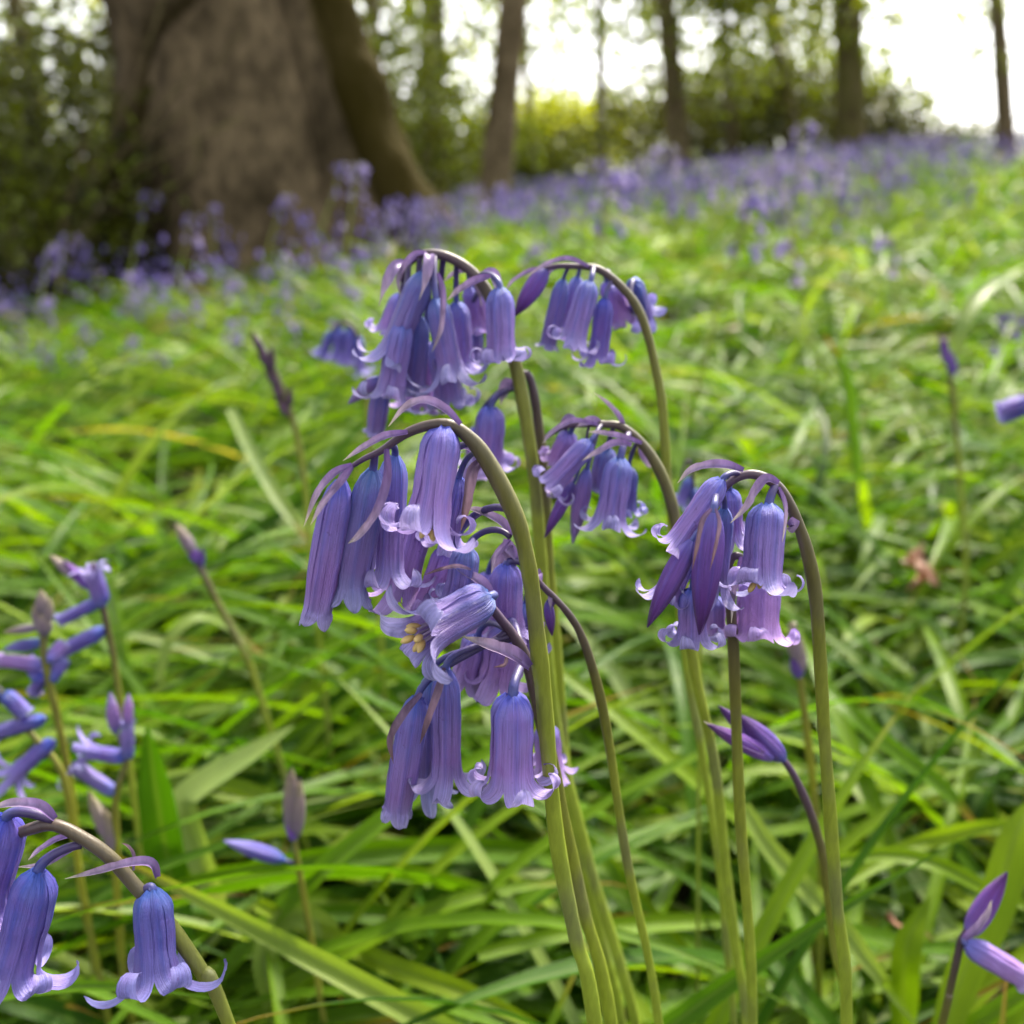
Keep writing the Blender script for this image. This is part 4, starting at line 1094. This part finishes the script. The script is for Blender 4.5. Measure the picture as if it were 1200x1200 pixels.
def big_tree():
    Y = 4.1
    cx = (340 - 600) / 1200 * Y
    z0 = gz(cx, Y)
    root = empty('broad_tree', (cx, Y, z0)); tag(root, 'huge old tree at the left with a broad flaring trunk and mossy right root', 'tree')
    na, rows_z = 200, np.concatenate([np.linspace(-.2, 2.0, 120), np.linspace(2.1, 7, 26)])
    V = []; T = []
    for z in rows_z:
        R0 = .40 - .018 * max(z, 0) + .10 * math.exp(-max(z, -.2) / .45)
        lean = -.17 * min(z, 1.6) - .05 * max(0, z - 1.6)
        g = math.exp(-max(z, -.2) / .55)
        for j in range(na):
            th = 2 * math.pi * j / na                       # 0 = +x, -pi/2 = towards the camera
            def bump(c, w): 
                d = (th - c + math.pi) % (2 * math.pi) - math.pi
                return math.exp(-(d / w) ** 2)
            r = R0
            r += .42 * g * bump(R(-24), .28) + .20 * g * bump(R(200), .35) + .16 * g * bump(R(250), .22) + .16 * g * bump(R(80), .4)
            r -= .05 * bump(R(-44), .07)                                    # mossy ridge up the right side
            sa = R(206 + 22 * z); gr = bump(sa, .055)                                            # upright seam
            r -= .085 * gr
            zc = 0.76 + (th - sa) * 0.30                                  # slanting seam from it, up to the right
            dg = 0
            if sa < th < R(330):
                dg = math.exp(-((z - zc) / .03) ** 2); r -= .055 * dg
            if zc < z and sa < th < R(330): r += .03
            q = Vector((math.cos(th) * R0 * 3, math.sin(th) * R0 * 3, z * 2.0))
            r += .055 * mnoise.noise(q * .55 + Vector((3, 1, 0))) + .034 * mnoise.noise(q) + .014 * mnoise.noise(q * 3.1) + .006 * mnoise.noise(q * 9)
            V.append((lean + r * math.cos(th), r * math.sin(th) * .9, z))
            ms = .16 + .25 * mnoise.noise(q * .9) + .75 * float(sstep(-44, -30, ((math.degrees(th) + 180) % 360) - 180)) * float(1 - sstep(30, 60, ((math.degrees(th) + 180) % 360) - 180)) + .55 * gr + .5 * dg + .22 * bump(R(215), .3) + .25 * bump(R(180), .5) + .15 * max(0, .2 - z)
            T.append(ms)
    i = np.arange(len(rows_z) * na).reshape(len(rows_z), na); j = np.roll(i, -1, 1)
    F = np.stack([i[:-1].ravel(), j[:-1].ravel(), j[1:].ravel(), i[1:].ravel()], 1)
    arr_obj('trunk', np.array(V), F, M['bark'], root, np.zeros((len(V), 2)), np.array(T))
    rb = MB(); rel = Vector((cx, Y, z0)); rp = spline([at(px, py, yy) - rel for px, py, yy in ((345, -160, 4.0), (372, -60, 3.95), (396, 20, 3.92), (418, 95, 3.90), (446, 170, 3.86), (478, 235, 3.80), (520, 300, 3.72), (560, 350, 3.62))], 14)
    vsx = len(rp)
    base_n = len(rb.v)
    rb.tube(rp, [(.075 + .035 * i / vsx) * (1 + .10 * math.sin(i * .17) + .05 * math.sin(i * .31 + 1)) for i in range(vsx)], 28, None, True, .95)
    rb.v = [tuple(Vector(v) + Vector(v).normalized() * .022 * mnoise.noise(Vector(v) * 9)) for v in rb.v]
    rb.build('root', M['bark'], root)
    mb = MB(); rnd = random.Random(2); tips = []
    top = Vector((-.17 * 1.6 - .05 * 5.4, 0, 6.9))
    for k in range(7):
        an = k * .9 + rnd.uniform(-.3, .3); z = rnd.uniform(4.2, 6.8)
        p = Vector((-.17 * 1.6 - .05 * (z - 1.6), 0, z)); d = Vector((math.cos(an), math.sin(an), .55)); ll = rnd.uniform(1.6, 2.6)
        e = p + d * ll
        trunk_mb(mb, [p, p + d * ll * .5, e], .14, .04, 9, .05, .4); tips.append(e)
    mb.build('limb', M['bark'], root)
    Cs = []
    for e in tips + [top + Vector((0, 0, .8))]:
        p_, _ = clumps(e, (1.1, 1.1, .7), 22, 26, .20); Cs.append(p_)
    Cc = np.concatenate(Cs)
    V, Fq, T = leaf_cloud(Cc, RNG.uniform(.04, .075, len(Cc)), np.clip(RNG.normal(.5, .2, len(Cc)), 0, 1))
    arr_obj('crown', V, Fq, M['tree_leaf'], root, None, T, smooth=False)
big_tree()

def cl(dx, z, rx, rz, ncl, per, clr, sz, tl=.2, th=.8, dy=0, ry=None):
    return ((dx, dy, z), (rx, ry or rx * .8, rz), ncl, per, clr, sz, tl, th)

# slim trees of the wood, named by what stands beside them
tree('slim_tree', 'grey brown leaning tree just right of the big trunk, the thickest slim one', 572, 7.0, 36, 600, 6.0, [cl(.1, 4.6, 1.6, 1.3, 60, 20, .2, .06)], moss=.15)
tree('slim_tree', 'dark upright tree between the big trunk and the leaning grey tree', 514, 9.5, 30, 508, 7.0, [cl(0, 2.0, 1.1, 1.0, 40, 17, .16, .05, .2, .7), cl(0, 5.2, 1.8, 1.4, 60, 20, .2, .07)], moss=.6)
tree('slim_tree', 'thin tree hard against the right edge of the big trunk', 452, 8.5, 17, 432, 5.5, [cl(.1, 1.5, .8, .8, 40, 15, .13, .045, .3, .8), cl(0, 4.0, 1.4, 1.1, 50, 20, .2, .06)], moss=.5)
tree('slim_tree', 'thin dark tree standing in the bright gap of white sky', 700, 13, 12, 706, 7.5, [cl(.5, 2.6, .55, .8, 20, 20, .14, .06, .2, .6), cl(-.2, 2.15, 1.05, .5, 58, 15, .15, .05, .6, .96), cl(.2, 5.6, 1.6, 1.3, 50, 18, .25, .08)], moss=.3,
     forks=[[(.15, 0, .1), (.35, 0, .5), (.12, 0, .95)]])
tree('slim_tree', 'leafy green tree just right of the bright gap', 790, 11, 26, 782, 7.0, [cl(.1, 1.75, .95, .95, 80, 18, .16, .055, .25, .85), cl(.55, 1.9, .5, .55, 34, 28, .14, .06, .85, .97), cl(0, 4.8, 1.7, 1.3, 60, 20, .22, .07)], moss=.5)
tree('slim_tree', 'slim tree wrapped in hanging foliage right of the leafy green one', 850, 12.5, 14, 846, 6.5, [cl(.15, 1.9, .8, .9, 50, 15, .15, .055, .2, .8), cl(0, 4.6, 1.5, 1.2, 50, 20, .22, .07)], moss=.5)
tree('slim_tree', 'mossy upright tree left of the open white sky, the broadest in that row', 978, 10.5, 34, 990, 7.5, [cl(-.2, 1.65, .85, .85, 60, 16, .15, .05, .4, .9), cl(.75, 1.2, .62, .75, 74, 12, .11, .036, .5, .95), cl(0, 5.0, 1.8, 1.4, 60, 20, .22, .07)], moss=.6)
tree('slim_tree', 'thin tree behind foliage between the two mossy ones', 915, 13.5, 20, 905, 7.0, [cl(0, 2.0, .8, .8, 45, 15, .15, .06, .15, .7), cl(0, 5.0, 1.7, 1.3, 50, 20, .22, .07)], moss=.5)
tree('slim_tree', 'lone bare tree standing against white sky near the right edge', 1156, 8.5, 20, 1164, 7.0, [cl(0, 5.2, 1.5, 1.3, 50, 20, .22, .07), cl(-.50, .95, .50, .42, 52, 9, .075, .026, .4, .9), cl(.22, 1.05, .26, .4, 22, 9, .08, .026, .4, .9)], moss=.1, limbs=3)
tree('slim_tree', 'thin dark sapling behind the leaning grey tree', 622, 12, 9, 612, 5.5, [cl(-.1, 1.75, .85, .6, 46, 14, .13, .045, .5, .95), cl(0, 4.2, 1.2, 1.0, 40, 18, .2, .06)], moss=.4)
tree('slim_tree', 'slim tree at the far left behind the dark shrub', 70, 8.0, 24, 20, 6.5, [cl(-.3, 1.7, 1.3, .8, 60, 15, .15, .05, .15, .65), cl(0, 4.8, 1.6, 1.2, 50, 20, .22, .07)], moss=.5)
tree('slim_tree', 'tree with mossy trunk at the far left against the big trunk', 148, 6.0, 22, 128, 6.0, [cl(-.2, 1.2, .7, .5, 36, 24, .12, .045, .1, .5), cl(0, 4.4, 1.5, 1.2, 50, 20, .22, .06)], moss=.7)

def shrub(label, px, Y, rx, rz, zc, ncl, per, sz, tl, th, twigs=14, name='shrub', clr=.10, cat='bush', ry=None):
    x0 = (px - 600) / 1200 * Y; z0 = gz(x0, Y)
    root = empty(name, (x0, Y, z0)); tag(root, label, cat)
    pts_, cc = clumps((0, 0, zc), (rx, ry or rx * .7, rz), ncl, per, clr)
    pts_[:, 2] = np.where(pts_[:, 2] < .03, .03 + RNG.random(len(pts_)) * .2, pts_[:, 2])
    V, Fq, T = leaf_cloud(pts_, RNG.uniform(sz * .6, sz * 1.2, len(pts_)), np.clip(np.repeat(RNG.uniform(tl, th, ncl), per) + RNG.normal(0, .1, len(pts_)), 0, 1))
    arr_obj('foliage', V, Fq, M['tree_leaf'], root, None, T, smooth=False)
    rnd = random.Random(int(px)); mb = MB()
    for k in range(twigs):
        c = cc[rnd.randrange(len(cc))]; c = Vector(c); b = Vector((rnd.uniform(-.3, .3) * rx, rnd.uniform(-.1, .1), -.03))
        trunk_mb(mb, [b, b.lerp(c, .5) + Vector((rnd.uniform(-.06, .06), rnd.uniform(-.06, .06), .05)), c], .011, .003, 6, 0, .35)
    for k in range(5 if 'beside the big trunk' in label else 0):
        z1 = rnd.uniform(.15, .9)
        trunk_mb(mb, [(rnd.uniform(-.2, .1), .1, 0), (rnd.uniform(.05, .25), -.02, z1 * .6), (rnd.uniform(.3, .6), -.08, z1), (rnd.uniform(.6, .9), -.1, z1 + rnd.uniform(.1, .35))], .012, .004, 6, .05, .5)
    mb.build('branch', M['slim_bark'], root)
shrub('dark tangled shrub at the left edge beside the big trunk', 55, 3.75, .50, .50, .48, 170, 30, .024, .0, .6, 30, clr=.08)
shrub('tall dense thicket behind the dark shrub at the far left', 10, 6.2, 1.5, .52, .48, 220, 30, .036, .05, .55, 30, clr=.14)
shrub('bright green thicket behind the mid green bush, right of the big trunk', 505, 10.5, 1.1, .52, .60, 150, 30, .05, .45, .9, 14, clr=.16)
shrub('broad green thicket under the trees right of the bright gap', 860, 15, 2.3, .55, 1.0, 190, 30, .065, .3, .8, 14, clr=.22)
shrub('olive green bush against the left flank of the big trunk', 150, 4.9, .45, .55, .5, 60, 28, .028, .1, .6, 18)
shrub('yellow green sunlit bush below the bright gap of sky', 660, 16, 1.15, .55, .85, 110, 26, .08, 1.1, 1.2, 10, clr=.2)  # sunlit glow painted into the leaves: tint pushed to the brightest yellow green
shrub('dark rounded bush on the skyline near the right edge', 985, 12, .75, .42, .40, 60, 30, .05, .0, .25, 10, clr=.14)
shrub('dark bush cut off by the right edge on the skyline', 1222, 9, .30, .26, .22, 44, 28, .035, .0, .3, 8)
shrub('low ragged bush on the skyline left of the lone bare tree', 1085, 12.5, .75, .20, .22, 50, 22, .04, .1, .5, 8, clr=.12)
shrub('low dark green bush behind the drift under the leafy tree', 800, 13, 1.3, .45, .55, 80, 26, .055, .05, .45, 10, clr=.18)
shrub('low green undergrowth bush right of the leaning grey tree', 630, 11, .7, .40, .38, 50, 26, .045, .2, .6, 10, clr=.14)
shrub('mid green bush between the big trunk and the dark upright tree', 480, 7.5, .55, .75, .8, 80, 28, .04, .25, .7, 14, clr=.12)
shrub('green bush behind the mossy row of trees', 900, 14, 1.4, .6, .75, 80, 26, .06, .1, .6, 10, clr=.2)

# the far wood behind everything, one mass
def far_wood():
    n = 30000
    y = RNG.uniform(19, 36, n); f = RNG.uniform(-1.0, .36, n)
    cx = f * y
    z = RNG.random(n) ** 1.15 * 7.5
    # clumped: keep by a smooth random field
    k = np.sin(cx * .9 + 1.7 * np.sin(z * .8)) * np.cos(z * 1.3 + .7 * cx) + .6 * np.sin(cx * 2.3 + z * 1.9 + y * .4)
    px = 600 + 1200 * f
    dens = np.where(z > 1.6, .36, .62)
    dens = np.where(k > .25, np.where(z > 1.6, .72, .95), dens)
    dens = np.where((px > 600) & (px < 735) & (z > 1.6), .12, dens)
    dens = np.where((px > 800) & (px < 905) & (z > 1.7), .38 + .3 * (k > .3), dens)
    dens = np.where((px > 1010), np.where(z > .3, .02, .4), dens)
    ok = RNG.random(n) < dens
    g = ground(cx, y)
    C_ = np.stack([cx, y, np.maximum(z, .1) + np.where(f > .15, g, 0)], 1)[ok]
    V, Fq, T = leaf_cloud(C_, RNG.uniform(.09, .20, len(C_)), np.clip(RNG.normal(.66, .2, len(C_)), 0, 1))
    o = arr_obj('far_wood', V, Fq, M['tree_leaf'], None, None, T, smooth=False)
    tag(o, 'far wood of pale spring foliage behind the trunks', 'wood', kind='stuff')
far_wood()

# ------------------------------------------------------------------ light, sky, camera
SUN_EL, SUN_ROT = R(48), R(28)
w = bpy.data.worlds.new('World'); scene.world = w; w.use_nodes = True
nt = w.node_tree; nt.nodes.clear()
sky = nt.nodes.new('ShaderNodeTexSky'); sky.sky_type = 'NISHITA'; sky.sun_disc = False
sky.sun_elevation = SUN_EL; sky.sun_rotation = SUN_ROT
sky.air_density = 1.0; sky.dust_density = 4.0; sky.ozone_density = 1.0
hs = nt.nodes.new('ShaderNodeHueSaturation'); hs.inputs['Saturation'].default_value = 0.12
bg = nt.nodes.new('ShaderNodeBackground'); bg.inputs[1].default_value = 0.13
wo = nt.nodes.new('ShaderNodeOutputWorld')
nt.links.new(sky.outputs[0], hs.inputs['Color']); nt.links.new(hs.outputs[0], bg.inputs[0]); nt.links.new(bg.outputs[0], wo.inputs[0])

sl = bpy.data.lights.new('sun', 'SUN'); sl.energy = 2.6; sl.angle = R(7); sl.color = (1.0, 0.90, 0.70)
so = bpy.data.objects.new('sun', sl); col.objects.link(so)
sd = Vector((math.sin(SUN_ROT) * math.cos(SUN_EL), math.cos(SUN_ROT) * math.cos(SUN_EL), math.sin(SUN_EL)))
so.rotation_euler = (-sd).to_track_quat('-Z', 'Y').to_euler(); so.location = (0, 0, 12)

cd = bpy.data.cameras.new('camera'); cam = bpy.data.objects.new('camera', cd); col.objects.link(cam)
cam.location = CAM; cam.rotation_euler = (R(90) - PITCH, 0, 0)
cd.sensor_width = 36; cd.lens = 36; cd.clip_start = 0.01; cd.clip_end = 500
cd.dof.use_dof = True; cd.dof.focus_distance = 0.152; cd.dof.aperture_fstop = 17.5
scene.camera = cam

scene.view_settings.view_transform = 'Standard'; scene.view_settings.look = 'None'
scene.view_settings.exposure = 2.18; scene.view_settings.gamma = 1
scene.render.engine = 'CYCLES'
scene.cycles.use_denoising = True
scene.cycles.max_bounces = 5; scene.cycles.diffuse_bounces = 3; scene.cycles.glossy_bounces = 1; scene.cycles.transmission_bounces = 3
scene.cycles.sample_clamp_indirect = 6
